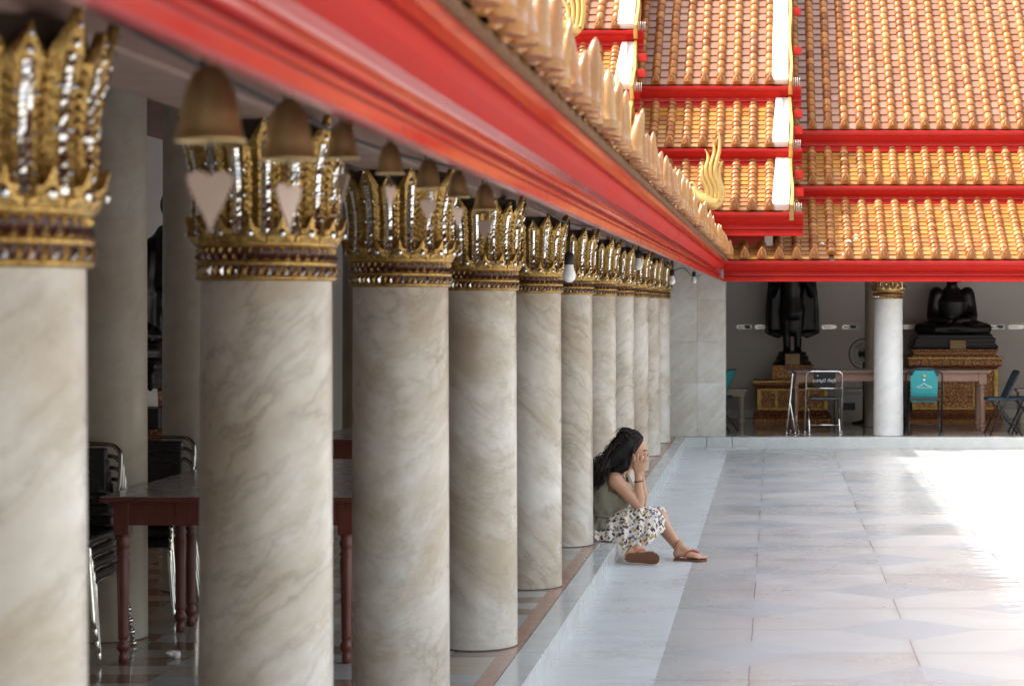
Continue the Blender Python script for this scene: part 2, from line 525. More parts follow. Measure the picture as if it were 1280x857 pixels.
M['heart'] = simple('dull_copper_plate', (.42, .305, .255), .5, .25, .15, 9)
M['dark_metal'] = simple('dark_metal', (.035, .035, .04), .4, .6, .2, 20)
M['chrome'] = simple('chrome', (.78, .77, .76), .12, 1, .05, 10)
M['vinyl'] = simple('black_vinyl', (.012, .012, .013), .32, 0, .3, 18, .15)
M['teal'] = simple('teal_cloth', (.035, .30, .33), .7, 0, .15, 14, .2)
M['teal_dark'] = simple('dark_teal_cloth', (.010, .034, .052), .7, 0, .2, 14, .2)
M['statue'] = simple('black_bronze', (.011, .011, .012), .36, .3, .3, 8)
M['plaque'] = simple('wooden_plaque', (.36, .25, .13), .5, 0, .2, 9)
M['bulb'] = simple('milk_glass_bulb', (.86, .86, .84), .2, 0, .02, 4)
M['grout'] = simple('dark_grout', (.09, .075, .06), .9, 0, .3, 30)
M['tile_end'] = simple('brown_tile_ends', (.20, .10, .05), .5, 0, .5, 40, .3, .2)
M['rubber'] = simple('black_rubber', (.014, .014, .014), .6, 0, .2, 20)
M['paper'] = simple('white_paper', (.80, .79, .76), .8, 0, .05, 12)
M['grey_paint'] = simple('grey_enamel', (.40, .39, .37), .5, 0, .12, 8)
M['stone_bench'] = simple('pale_bench_stone', (.46, .40, .33), .5, 0, .2, 8)

def wood(name, a, b, rough):
    t = NT(name)
    v = t.coord(rnd=True, scale=(14, 14, 1.6))
    n = t.noise(v, 3, 6, .65, 1.5)
    c = t.mix(t.maprange(n, .3, .7), a, b)
    return t.out(c, t.maprange(n, .3, .7, rough * .8, rough * 1.3), 0, .5)
M['wood'] = wood('red_brown_wood', (.105, .024, .017), (.16, .042, .029), .32)
M['wood_pale'] = wood('worn_brown_wood', (.24, .12, .085), (.32, .18, .13), .4)
M['table_top'] = simple('dark_laminate', (.30, .26, .255), .2, 0, .2, 6)
M['table_top_pale'] = simple('worn_laminate', (.34, .28, .25), .3, 0, .2, 6)

def plaster():
    t = NT('gallery_plaster')
    v = t.coord('World')
    x, y, z = t.sep(v)
    n = t.noise(v, .8, 6, .6)
    c = t.mix(t.maprange(n, .3, .7), (.56, .54, .52), (.63, .61, .59))
    c = t.mix(t.math('MULTIPLY', t.maprange(t.noise(v, 5, 7, .7), .55, .75), .2), c, (.45, .42, .39))
    return t.out(c, .7)
M['plaster'] = plaster()
M['ceiling'] = simple('ceiling_paint', (.26, .10, .075), .5, 0, .15, 4)

def ornament():
    t = NT('gilded_ornament')
    v = t.coord(rnd=True)
    x, y, z = t.sep(v)
    m = t.math('ABSOLUTE', t.math('SUBTRACT', t.math('FRACT', t.math('MULTIPLY', x, 3.4)), .5))   # mirrored repeats, as carved panels are
    q = t.comb(m, t.math('MULTIPLY', y, .3), t.math('MULTIPLY', z, 3.4))
    d = t.voro(q, 7.5, 'DISTANCE_TO_EDGE', .8)
    n = t.noise(q, 7, 4, .6, 2.5)
    f = t.math('MAXIMUM', t.math('LESS_THAN', d, .06), t.math('GREATER_THAN', n, .60))
    c = t.mix(f, (.15, .034, .020), (.46, .23, .06))
    sp = t.math('LESS_THAN', t.voro(v, 20, 'F1', .5), .12)
    c = t.mix(sp, c, (.75, .72, .62))
    t.bump(t.math('ADD', f, sp), .5, .01)
    return t.out(c, t.mix(f, (.5,) * 3, (.32,) * 3), t.math('MULTIPLY', f, .7))
M['ornament'] = ornament()

# ------------------------------------------------------------------ the setting
def sheet(name, x0, x1, y0, y1, z, mat):
    mb = MB(); mb.add([(x0,y0,z),(x1,y0,z),(x1,y1,z),(x0,y1,z)], [(0,1,2,3)])
    return struct(mb.build(name, mat))
M['earth'] = simple('packed_ground', (.32, .30, .27), .85, 0, .2, .6)
sheet('ground', -400, 400, -400, 400, COURT - .012, M['earth'])
XB, YB = -.56, 24.0
sheet('courtyard', XB, 26, -16, 24.47, COURT, M['paving'])
sheet('border_path', -1.09, XB, -16, 24.47, COURT + .001, M['border'])
floor = MB()
floor.add([(-5.2,-4,0),(-1.285,-4,0),(-1.285,24.66,0),(-5.2,24.66,0)], [(0,1,2,3)])
floor.add([(-5.2,24.66,0),(9,24.66,0),(9,28.7,0),(-5.2,28.7,0)], [(0,1,2,3)])
floor.add([(-1.285,-4,0),(-1.2,-4,0),(-1.2,24.66,0),(-1.285,24.66,0)], [(0,1,2,3)], 1)
struct(floor.build('gallery_floor', [M['gallery_floor'], M['terracotta']]))
st = MB()
st.box(-1.2, -1.076, -4, 24.47, COURT - .01, 0, 0, .006)
struct(st.build('marble_step', M['step']))
st = MB()
st.box(-1.2, -.83, 24.475, 24.66, COURT - .01, -.002, 0, .008)
st.box(-.826, -.52, 24.47, 24.66, COURT - .01, .001, 0, .012)
st.box(-.515, 9, 24.474, 24.66, COURT - .01, 0, 0, .006)
st.box(-.83, -.3, 24.26, 24.47, COURT - .01, COURT + .022, 0, .004)
struct(st.build('marble_step', M['step']))
# ------------------------------------------------------------------ columns
FL = [(0,1.18),(.14,1.2),(.30,.92),(.45,.72),(.6,.52),(.8,.25),(1.0001,.01)]
def leaf_mesh(h, w, flare, seed, tip=.34):
    """upright gilded leaf with a ridged strip of mirror and a flame tip; local x = width, z = up, -y = outward"""
    rnd = random.Random(seed)
    mb = MB()
    N = 26
    def out(t): return .006 + flare * (t ** 2.6) - .010 * math.sin(PI * min(1, t * 1.15))
    def half(t):
        if t < 1 - tip: return w * .5 * (.97 + .25 * t**2.5 + .03 * math.sin(t * 40))
        q = min(1., (t - (1 - tip)) / tip)
        for (q0, w0), (q1, w1) in zip(FL, FL[1:]):
            if q <= q1: return max(.0012, w*.5*(w0 + (w1 - w0)*(q - q0)/(q1 - q0)))
        return max(.0012, w * .5 * (1 + .25*(1-tip)**2.5) * (1 - q) ** .75 * (1 + .22 * math.sin(q * PI * 2)))
    rows = []
    for i in range(N + 1):
        t = i / N
        hw, o = half(t), out(t)
        rows.append([(-hw, -o + .004, t * h), (-hw * .55, -o - .009, t * h), (0, -o - .006, t * h), (hw * .55, -o - .009, t * h), (hw, -o + .004, t * h), (hw*.5, -o + .013, t*h), (-hw*.5, -o + .013, t*h)])
    vs = [p for r in rows for p in r]; fs = []
    for i in range(N):
        for k in range(7):
            fs.append((i*7+k, i*7+(k+1) % 7, (i+1)*7+(k+1) % 7, (i+1)*7+k))
    fs.append(list(range(7))[::-1]); fs.append([N*7+k for k in range(7)])
    mb.add(vs, fs, 0, False)
    # carved studs up both edges
    for s in (-1, 1):
        for i in range(11):
            t = .05 + .068 * i * (1 - tip * .3)
            if t > .93: break
            hw = half(t) * .80
            c = Vector((s * hw, -out(t) - .006, t * h)); d = .0062
            q = [c + Vector((s*d*1.3, -.003, d*1.2)), c + Vector((-s*d*.6, -.002, d*.4)), c + Vector((-s*d, -.002, -d*1.1)), c + Vector((s*d*.9, -.001, -d*.5)), c + Vector((0, -.0085, 0))]
            mb.add(q, [(0,1,4),(1,2,4),(2,3,4),(3,0,4)], 0)
    for s in (-1, 1):
        for i in range(8):
            t = .10 + .085*i*(1 - tip*.6)
            hw = half(t)*.50
            c = Vector((s*hw, -out(t) - .009, t*h)); d = .0048
            mb.add([c + Vector((d*math.cos(q), -.001, d*1.3*math.sin(q))) for q in [2*PI*k/6 for k in range(6)]] + [c + Vector((0, -.006, 0))], [(k, (k+1) % 6, 6) for k in range(6)], 1 if (i % 3 == 1) else 0)
    # mirror strip: two rows of small tilted facets meeting on a ridge
    zt = 1 - tip * .92
    nz = max(3, int(h * zt / .0125))
    for s in (-1, 1):
        for i in range(nz):
            t0 = .06 + (zt - .06) * i / nz; t1 = .06 + (zt - .06) * (i + .86) / nz
            x0, x1 = s * .0008, s * w * .155
            j = [rnd.uniform(-.0011, .0011) for _ in range(4)]
            o0, o1 = -out(t0) - .0135, -out(t1) - .0135
            q = [(x0, o0 - .003 + j[0], t0*h), (x1, o0 + .002 + j[1], t0*h + .001*s), (x1, o1 + .002 + j[2], t1*h + .001*s), (x0, o1 - .003 + j[3], t1*h)]
            mb.add(q, [(0,1,2,3) if s > 0 else (3,2,1,0)], 1)
    for t, r in ((zt + .05, .0075), (zt + .14, .0055)):
        c = Vector((0, -out(min(1, t)) - .013, t * h))
        ring = [c + Vector((r*math.cos(a), .001*math.sin(3*a), r*1.25*math.sin(a))) for a in [2*PI*k/8 for k in range(8)]]
        mb.add(ring + [c + Vector((0, -.004, 0))], [(k, (k+1) % 8, 8) for k in range(8)], 1)
    return mb

def mesh_of(mb, name, mats):
    o = mb.build(name, mats); me = o.data; bpy.data.objects.remove(o); return me
leafA = [mesh_of(leaf_mesh(.345, .0735, .038, s, .25), 'leaf', [M['gold'], M['mirror']]) for s in (1, 2)]
leafB = [mesh_of(leaf_mesh(.310, .0735, .026, s, .22), 'leaf', [M['gold'], M['mirror']]) for s in (3, 4)]
ZC = 1.69
def collar_mb():
    mb = MB()
    r = .178
    prof = [(r+.002, ZC-.002), (r+.012, ZC+.002), (r+.014, ZC+.008), (r+.010, ZC+.012), (r+.010, ZC+.040), (r+.014, ZC+.043), (r+.014, ZC+.05), (r+.004, ZC+.054), (r+.002, ZC+.088), (r+.010, ZC+.091), (r+.018, ZC+.099), (r+.012, ZC+.108), (r+.004, ZC+.112)]
    mb.lathe(prof, seg=48, cap=False, matf=lambda i, k: 2 if i in (3, 7) else 0)
    rnd = random.Random(11)
    def stud(a, z, w, h, o, mat, slant=0., ro=r):
        c, s = math.cos(a), math.sin(a)
        def P(t, rad, zz): return (c*rad - s*t, s*rad + c*t, zz)
        j = rnd.uniform(-.002, .002)
        v = [P(-w/2 - slant, ro, z), P(w/2 - slant, ro, z), P(w/2 + slant, ro, z+h), P(-w/2 + slant, ro, z+h), P(j, ro+o, z+h*.5)]
        mb.add(v, [(0,1,4),(1,2,4),(2,3,4),(3,0,4)], mat)
    for k in range(52):                                  # slanted mirror and gold teeth
        a = 2*PI*k/52
        stud(a, ZC+.012, .0135, .027, .010, 1 if k % 2 else 0, .004, r+.010)
    for k in range(40):                                  # triangles of gold and mirror over the maroon band
        a = 2*PI*k/40
        c, s = math.cos(a), math.sin(a)
        def P(t, rad, zz): return (c*rad - s*t, s*rad + c*t, zz)
        mb.add([P(-.009, r+.005, ZC+.054), P(.009, r+.005, ZC+.054), P(0, r+.007, ZC+.074), P(0, r+.017, ZC+.060)], [(0,1,3),(1,2,3),(2,0,3)], 1)
        a += PI/40; c, s = math.cos(a), math.sin(a)
        mb.add([P(-.008, r+.004, ZC+.089), P(.008, r+.004, ZC+.089), P(0, r+.005, ZC+.070), P(0, r+.013, ZC+.083)], [(0,1,3),(1,2,3),(2,0,3)], 0)
    return mb
def low_leaves():
    mb = MB()
    for k in range(16):
        a = 2*PI*(k + .5)/16
        one = MB()
        pts = [(-.034,0),(-.036,.016),(-.022,.022),(-.026,.036),(-.012,.040),(0,.074),(.012,.040),(.026,.036),(.022,.022),(.036,.016),(.034,0)]
        n = len(pts)
        fr = [(x, -.004 - .30*z - (.006 if abs(x) < .02 else 0), z) for x, z in pts]; bk = [(x, .008 - .28*z, z) for x, z in pts]
        one.add(fr + bk + [(0, -.022, .026)], [(i, i+1, 2*n) for i in range(n-1)] + [(n-1, 0, 2*n)] + [(i, n+i, n+i+1, i+1) for i in range(n-1)] + [tuple(range(2*n-1, n-1, -1))], 0)
        c = Vector((0, -.026, .026))
        one.add([c + Vector((.0085*math.cos(t), 0, .011*math.sin(t))) for t in [2*PI*q/8 for q in range(8)]] + [c + Vector((0, -.005, 0))], [(q, (q+1) % 8, 8) for q in range(8)], 1)
        mb.xadd(one, Matrix.Rotation(a + PI/2, 4, 'Z') @ Matrix.Translation((0, -.190, ZC+.100)))
    return mb
core_me = mesh_of(MB().lathe([(.176, ZC), (.178, ZC+.1), (.172, ZC+.2), (.176, ZC+.30), (.185, ZC+.36), (.175, ZC+.43)], seg=32), 'capital', M['core'])
collar_me = mesh_of(collar_mb(), 'collar', [M['gold'], M['mirror'], M['maroon']])
low_me = mesh_of(low_leaves(), 'flame_row', [M['gold'], M['mirror']])
def shaft_mb(top=ZC, seam=False):
    mb = MB()
    p = [(.186, 0.0), (.1835, .006)] + [(.1835 - .0065*i/14, .006 + (top - .006)*i/14) for i in range(1, 15)]
    return mb.lathe(p, seg=64, matf=lambda i, k: 1 if i == 0 else 0)
shaft_me = mesh_of(shaft_mb(), 'shaft', [M['column'], M['grout']])
shaft_pale = mesh_of(shaft_mb(), 'shaft', [M['column_pale'], M['grout']])
def column(x, y, label, group, shaft, rz=0.):
    t = thing('marble_column', label, 'column', (x, y, 0), rz, group)
    link('shaft', shaft, t)
    cap = link('capital', core_me, t)
    link('collar', collar_me, cap); link('flame_row', low_me, cap)
    for k in range(16):
        a = 2*PI*k/16
        o = link('leaf', (leafA if k % 2 == 0 else leafB)[(k // 2) % 2], cap)
        o.location = (.186*math.cos(a), .186*math.sin(a), ZC + .105)
        o.rotation_euler = (0, 0, a + PI/2)
    return t
ordn = ['', 'second', 'third', 'fourth', 'fifth', 'sixth', 'seventh', 'eighth', 'ninth', 'tenth', 'eleventh']
notes = {0: 'nearest marble column of the left row, its shaft cut off by the picture edge',
         1: 'second marble column from the camera, broad brown-veined shaft behind two big bells',
         2: 'third marble column from the camera, between the table leg and the fourth column',
         3: 'fourth marble column from the camera, its whole foot showing on the gallery floor',
         4: 'fifth marble column from the camera, right behind the fourth',
         5: 'sixth marble column from the camera, hiding the back of the seated woman',
         6: 'seventh marble column from the camera, just behind the head of the seated woman',
         10: 'farthest marble column of the left row, next to the corner pier'}
for n in range(11):
    lab = notes.get(n, ordn[n] + ' marble column from the camera in the left row, beyond the woman')
    column(-1.41, 3.56 + 2*n, lab, 'marble columns along the left gallery', shaft_me, rz=.13 + n*.9 if n else .35)
column(1.41, 24.8, 'white marble column standing alone in the far gallery before the long table', 'marble columns of the far gallery', shaft_pale, .2)
column(3.44, 24.8, 'white marble column at the right end of the far gallery beside teal folding chairs', 'marble columns of the far gallery', shaft_pale, 1.1)
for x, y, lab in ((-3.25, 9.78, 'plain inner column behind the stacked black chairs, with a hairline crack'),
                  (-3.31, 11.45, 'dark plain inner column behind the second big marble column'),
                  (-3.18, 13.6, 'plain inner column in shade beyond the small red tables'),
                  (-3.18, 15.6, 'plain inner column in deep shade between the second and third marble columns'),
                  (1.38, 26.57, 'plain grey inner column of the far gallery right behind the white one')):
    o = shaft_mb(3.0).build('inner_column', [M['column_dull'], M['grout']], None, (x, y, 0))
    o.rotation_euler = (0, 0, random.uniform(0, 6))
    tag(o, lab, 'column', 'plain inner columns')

# corner pier clad with marble slabs
cp = thing('corner_pier', 'square pier clad in mottled marble slabs at the corner of the galleries', 'pier', (-.95, 24.8, 0))
core = MB().box(-.34, .335, -.16, .2, 0, 2.6); core.build('pier_core', M['panel'], cp)
for x0, x1 in ((-.345, .001), (.0025, .345)):
    for z0, z1 in ((0.001, .662), (.6635, 1.162), (1.1635, 1.682), (1.6835, 2.6)):
        MB().box(x0, x1, -.185 - random.uniform(0,.002), -.158, z0, z1, 0, .0012).build('cladding_slab', M['panel'], cp)
for z0, z1 in ((0.001, .662), (.6635, 1.162), (1.1635, 1.682), (1.6835, 2.6)):
    MB().box(.336, .348, -.157, .2, z0, z1, 0, .002).build('cladding_slab', M['panel'], cp)

# ------------------------------------------------------------------ galleries: walls, beams, eaves, roofs
PROF = [(.000, .00), (.007, .015), (.007, .10), (.000, .125), (-.018, .133), (-.018, .165), (-.011, .17), (-.011, .20), (-.026, .212), (-.042, .26), (-.042, .283),
        (-.022, .292), (-.017, .31), (-.018, .345), (-.025, .36), (-.038, .365), (-.038, .385), (-.031, .39), (-.031, .41), (-.052, .418), (-.052, .445), (-.044, .49), (-.032, .545), (-.017, .605), (-.004, .66), (.004, .715), (.009, .765), (.009, .785), (.020, .79),
        (.022, .86), (.034, .865), (.036, .985), (.030, 1.0), (-.06, 1.0), (-.058, .13), (-.014, .0)]
class Far:       # eave runs along X and faces -Y
    def __init__(s, y): s.y = y
    def P(s, u, run, z): return (u, s.y + run, z)
class Left:      # eave runs along Y and faces +X
    def __init__(s, x): s.x = x
    def P(s, u, run, z): return (s.x - run, u, z)
def fascia(E, u0, u1, zb, zt, parent, run0=0., step=2.2, name='fascia'):
    mb = MB(); n = len(PROF); h = zt - zb
    us = [u0]
    k = max(1, int(round((u1 - u0) / step)))
    us = [u0 + (u1 - u0) * i / k for i in range(k + 1)]
    rnd = random.Random(int(abs(u0 * 31 + zb * 17)))
    for i in range(k):
        a, b = us[i], us[i+1] + (.004 if i < k - 1 else 0)
        j = rnd.uniform(-.0015, .0015)
        vs = [E.P(a, run0 - o + j, zb + f * h) for o, f in PROF] + [E.P(b, run0 - o + j, zb + f * h) for o, f in PROF]
        for q in range(n): mb.add([vs[q], vs[(q+1) % n], vs[n + (q+1) % n], vs[n + q]], [(0,1,2,3)], 1 if .50 < PROF[q][1] < .77 and PROF[q][0] > -.055 else 0)
    pitch = .042
    m = int((u1 - u0) / pitch)
    for q in range(m):                                    # small carved teeth under the top moulding
        a = u0 + (q + .2) * pitch; b = a + pitch * .55
        z0, z1 = zb + .775 * h, zb + .862 * h
        v = [E.P(a, run0 - .034, z1), E.P(b, run0 - .034, z1), E.P(b, run0 - .030, z0), E.P(a, run0 - .030, z0), E.P(a, run0 - .018, z1), E.P(b, run0 - .018, z1), E.P(b, run0 - .018, z0), E.P(a, run0 - .018, z0)]
        mb.add(v, [(0,1,2,3),(0,4,5,1),(3,2,6,7),(0,3,7,4),(1,5,6,2)], 0)
    return mb.build(name, [M['red'], M['red_dull']], parent, recalc=False)

def tiles(E, u0, u1, z0, ang, run, parent, pitch=.209, course=.11, pan='pan', run0=0., clip=None, roll_r=.058, gap=None):
    mb = MB(); ca, sa = math.cos(R(ang)), math.sin(R(ang))
    rnd = random.Random(int(z0 * 1000 + u0 * 77))
    def W(u, v, n): return E.P(u, run0 + v*ca - n*sa, z0 + v*sa + n*ca)
    nv = int(run / ca / course) + 1
    nu = int((u1 - u0) / pitch + .01)
    mb.add([W(u0, -.02, -.012), W(u1, -.02, -.012), W(u1, nv*course, -.012), W(u0, nv*course, -.012)], [(0,1,2,3)], 2)
    ARC = [R(a) for a in (0, 30, 60, 90, 120, 150, 180)]
    for k in range(nu + 1):
        uc = u0 + k*pitch
        for j in range(nv):
            v0 = j*course; v1 = v0 + course + .02
            if clip and not clip(uc, v0*ca): continue
            if gap and gap(uc, v0): continue
            du = rnd.uniform(-.003, .003); dn = rnd.uniform(-.002, .003); tw = rnd.uniform(-.004, .004)
            r0, r1 = roll_r, roll_r * .945
            lo = [W(uc + du + r0*math.cos(a), v0 + rnd.uniform(-.002,.002), .011 + dn + r0*1.05*math.sin(a)) for a in ARC]
            hi = [W(uc + du + tw + r1*math.cos(a), v1, .001 + r1*1.05*math.sin(a)) for a in ARC]
            mb.add(lo + hi, [(q, q+1, 8+q, 7+q) for q in range(6)], 0, True)
            n0 = len(mb.v) - 14
            mb.f.append([n0 + q for q in range(7)][::-1]); mb.m.append(0); mb.s.append(False)
        if k < nu:
            for j in range(nv):
                v0 = j*course; v1 = v0 + course + .015
                if clip and not clip(uc + pitch/2, v0*ca): continue
                if gap and gap(uc + .1, v0): continue
                dn = rnd.uniform(-.002, .002); sk = rnd.uniform(-.003, .003)
                a, b = uc + .028, uc + pitch - .028
                q = [W(a, v0, .018+dn), W(b, v0+sk, .018+dn), W(b, v1, .003), W(a, v1, .003), W(a, v0, .004+dn), W(b, v0+sk, .004+dn)]
                mb.add(q, [(0,1,2,3),(4,5,1,0)], 1)
    return mb.build('roof_tiles', [M['roll'], M[pan], M['under']], parent, recalc=False)

SPIKE = [(-.5,0),(-.5,.16),(-.40,.30),(-.25,.44),(-.19,.66),(0,1.0),(.19,.66),(.25,.44),(.40,.30),(.5,.16),(.5,0)]
def eave_leaf(w, h, th, outline=None):
    """pointed eave tile standing up like a leaf; local x width, -y outward, z up"""
    mb = MB()
    out = outline or [(-.5,0),(-.52,.18),(-.45,.42),(-.30,.66),(-.13,.88),(0,1.0),(.13,.88),(.30,.66),(.45,.42),(.52,.18),(.5,0)]
    inn = [(x*.66, .10 + z*.72) for x, z in out]
    n = len(out)
    lean = -.12
    F = [(x*w, lean*z*h, z*h) for x, z in out]
    I = [(x*w, lean*z*h - th*.45, z*h) for x, z in inn]
    I2 = [(x*w*.55, lean*z*h - th*.25, .02*h + z*h*.93) for x, z in inn]
    B = [(x*w*.9, lean*z*h + th, z*h*.97) for x, z in out]
    v = F + I + I2 + B + [(0, lean*h*.42 - th*.95, .42*h)]
    f = [(i, i+1, n+i+1, n+i) for i in range(n-1)] + [(n+i, n+i+1, 2*n+i+1, 2*n+i) for i in range(n-1)] + [(2*n+i, 2*n+i+1, 4*n) for i in range(n-1)]
    f += [(n-1, 0, n, 2*n-1), (2*n-1, n, 2*n, 3*n-1), (3*n-1, 2*n, 4*n)]
    f += [(i+1, i, 3*n+i, 3*n+i+1) for i in range(n-1)] + [(0, n-1, 4*n-1, 3*n)] + [tuple(range(4*n-1, 3*n-1, -1))]
    mb.add(v, f, 0, False)
    return mb
leaf_far = mesh_of(eave_leaf(.122, .150, .022), 'eave_tile', M['eave_tile'])
def eave_post():
    mb = MB(); seg = 14; R_ = [(.0,.050),(.04,.052),(.10,.046),(.13,.050),(.15,.044),(.30,.040),(.55,.031),(.80,.020),(.93,.012),(1.0,.002)]
    vs = []
    for z, r in R_:
        for k in range(seg):
            a = 2*PI*k/seg; vs.append((r*1.15*math.cos(a), r*.8*math.sin(a) - .016 - .10*z*.2, z*.2))
    fs = [(i*seg+k, i*seg+(k+1) % seg, (i+1)*seg+(k+1) % seg, (i+1)*seg+k) for i in range(len(R_)-1) for k in range(seg)]
    mb.add(vs, fs, 0, True); mb.add([vs[k] for k in range(seg)], [tuple(range(seg))[::-1]])
    base = eave_leaf(.186, .085, .03); mb.xadd(base, Matrix.Identity(4))
    return mb
leaf_left = mesh_of(eave_post(), 'eave_tile', M['eave_pale'])
def eave_row(E, u0, u1, z, parent, pitch=.209, run0=0., skip=None):
    n = int((u1 - u0) / pitch + .01)
    for k in range(n + 1):
        u = u0 + k*pitch
        if skip and skip(u): continue
        o = link('eave_tile', leaf_far, parent)
        o.location = E.P(u, run0 - .018, z + .012)
        o.rotation_euler = (random.uniform(-.06, .1), random.uniform(-.05, .05), random.uniform(-.1, .1) if isinstance(E, Far) else PI/2)

# --- the far wing
far = thing('gallery_wing', 'far gallery wing with tiered orange tiled roof over red eaves and grey back wall', 'building', (0, 0, 0))
w = MB(); w.box(-5.2, 9, 28.6, 28.9, 0, 3.2); w.box(8.9, 9.2, 24.7, 28.6, 0, 3.2)
w.build('back_wall', M['plaster'], far)
MB().box(-5.2, 9, 28.52, 28.597, 0.001, .14, 0, .01).build('skirting', M['step'], far)
b = MB(); b.box(-1.28, 9, 24.68, 24.92, 2.12, 2.5, 0, .01); b.build('beam', M['beam'], far)
b = MB(); b.add([(-1.3,24.92,2.5),(9.2,24.92,2.5),(9.2,25.5,2.9),(-1.3,25.5,2.9),(9.2,28.6,2.9),(-1.3,28.6,2.9)], [(0,1,2,3),(3,2,4,5)]); b.add([(-.7,24.03,2.05),(9.2,24.03,2.05),(9.2,24.69,2.44),(-.7,24.69,2.44)], [(0,1,2,3)])
b.build('ceiling', M['ceiling'], far)
EF = Far(24.0)
UX0, NR = -.57, 29
def hole(u, v): return abs(u - (UX0 + .209*6)) < .06 and v < .1
T1 = (2.155, 29., 1.5); T2 = (3.125, 36., .85); T3 = (3.875, 40., 4.6)
UX1 = UX0 + .209*NR
fascia(EF, -.61, 9, 1.893, 2.143, far)
tiles(EF, UX0, UX1, T1[0], T1[1], T1[2], far, course=.11, pan='pan_yellow', gap=hole)
eave_row(EF, UX0, UX1, 2.155, far, skip=lambda u: abs(u - (UX0 + .209*6)) < .06)
fascia(EF, -.9, 9, 2.877, 3.115, far, 1.3)
tiles(EF, UX0 + .004, UX1, T2[0], T2[1], T2[2], far, course=.098, pan='pan_yellow', run0=1.3)
eave_row(EF, UX0 + .004, UX1, T2[0], far, run0=1.3)
fascia(EF, -.9, 9, 3.59, 3.865, far, 1.9)
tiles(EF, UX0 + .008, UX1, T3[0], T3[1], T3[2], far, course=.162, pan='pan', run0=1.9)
eave_row(EF, UX0 + .008, UX1, T3[0], far, run0=1.9)
back = MB(); ry = 24 + 1.9 + 4.6; rz_ = T3[0] + 4.6*math.tan(R(40))
back.add([(-.9, ry, rz_), (9.2, ry, rz_), (9.2, ry + 5, 2.4), (-.9, ry + 5, 2.4)], [(0,1,2,3)])
back.add([(9.2, ry, rz_), (9.2, ry + 5, 2.4), (9.2, 24.2, 2.2)], [(0,1,2)])
back.build('rear_slope', M['under'], far)
for u, v, s in ((UX0+.209*5.5, .34, .03), (UX0+.209*7.5, .56, .026), (UX0+.209*7.5, .47, .024), (UX0+.209*6.7, .05, .024), (UX0+.209*7.05, .30, .03)):
    z = T1[0] + v*.485 + .035 + (.045 if abs((u-UX0)/.209 % 1) < .1 else 0); y = 24 + v*.875 - .02
    MB().add([(u-s,y,z),(u+s*.6,y-.004,z-.008),(u+s,y+.012,z+.012),(u-s*.2,y+.02,z+.02),(u, y-.01, z+.012)], [(0,1,4),(1,2,4),(2,3,4),(3,0,4)]).build('broken_tile', M['white'], far)

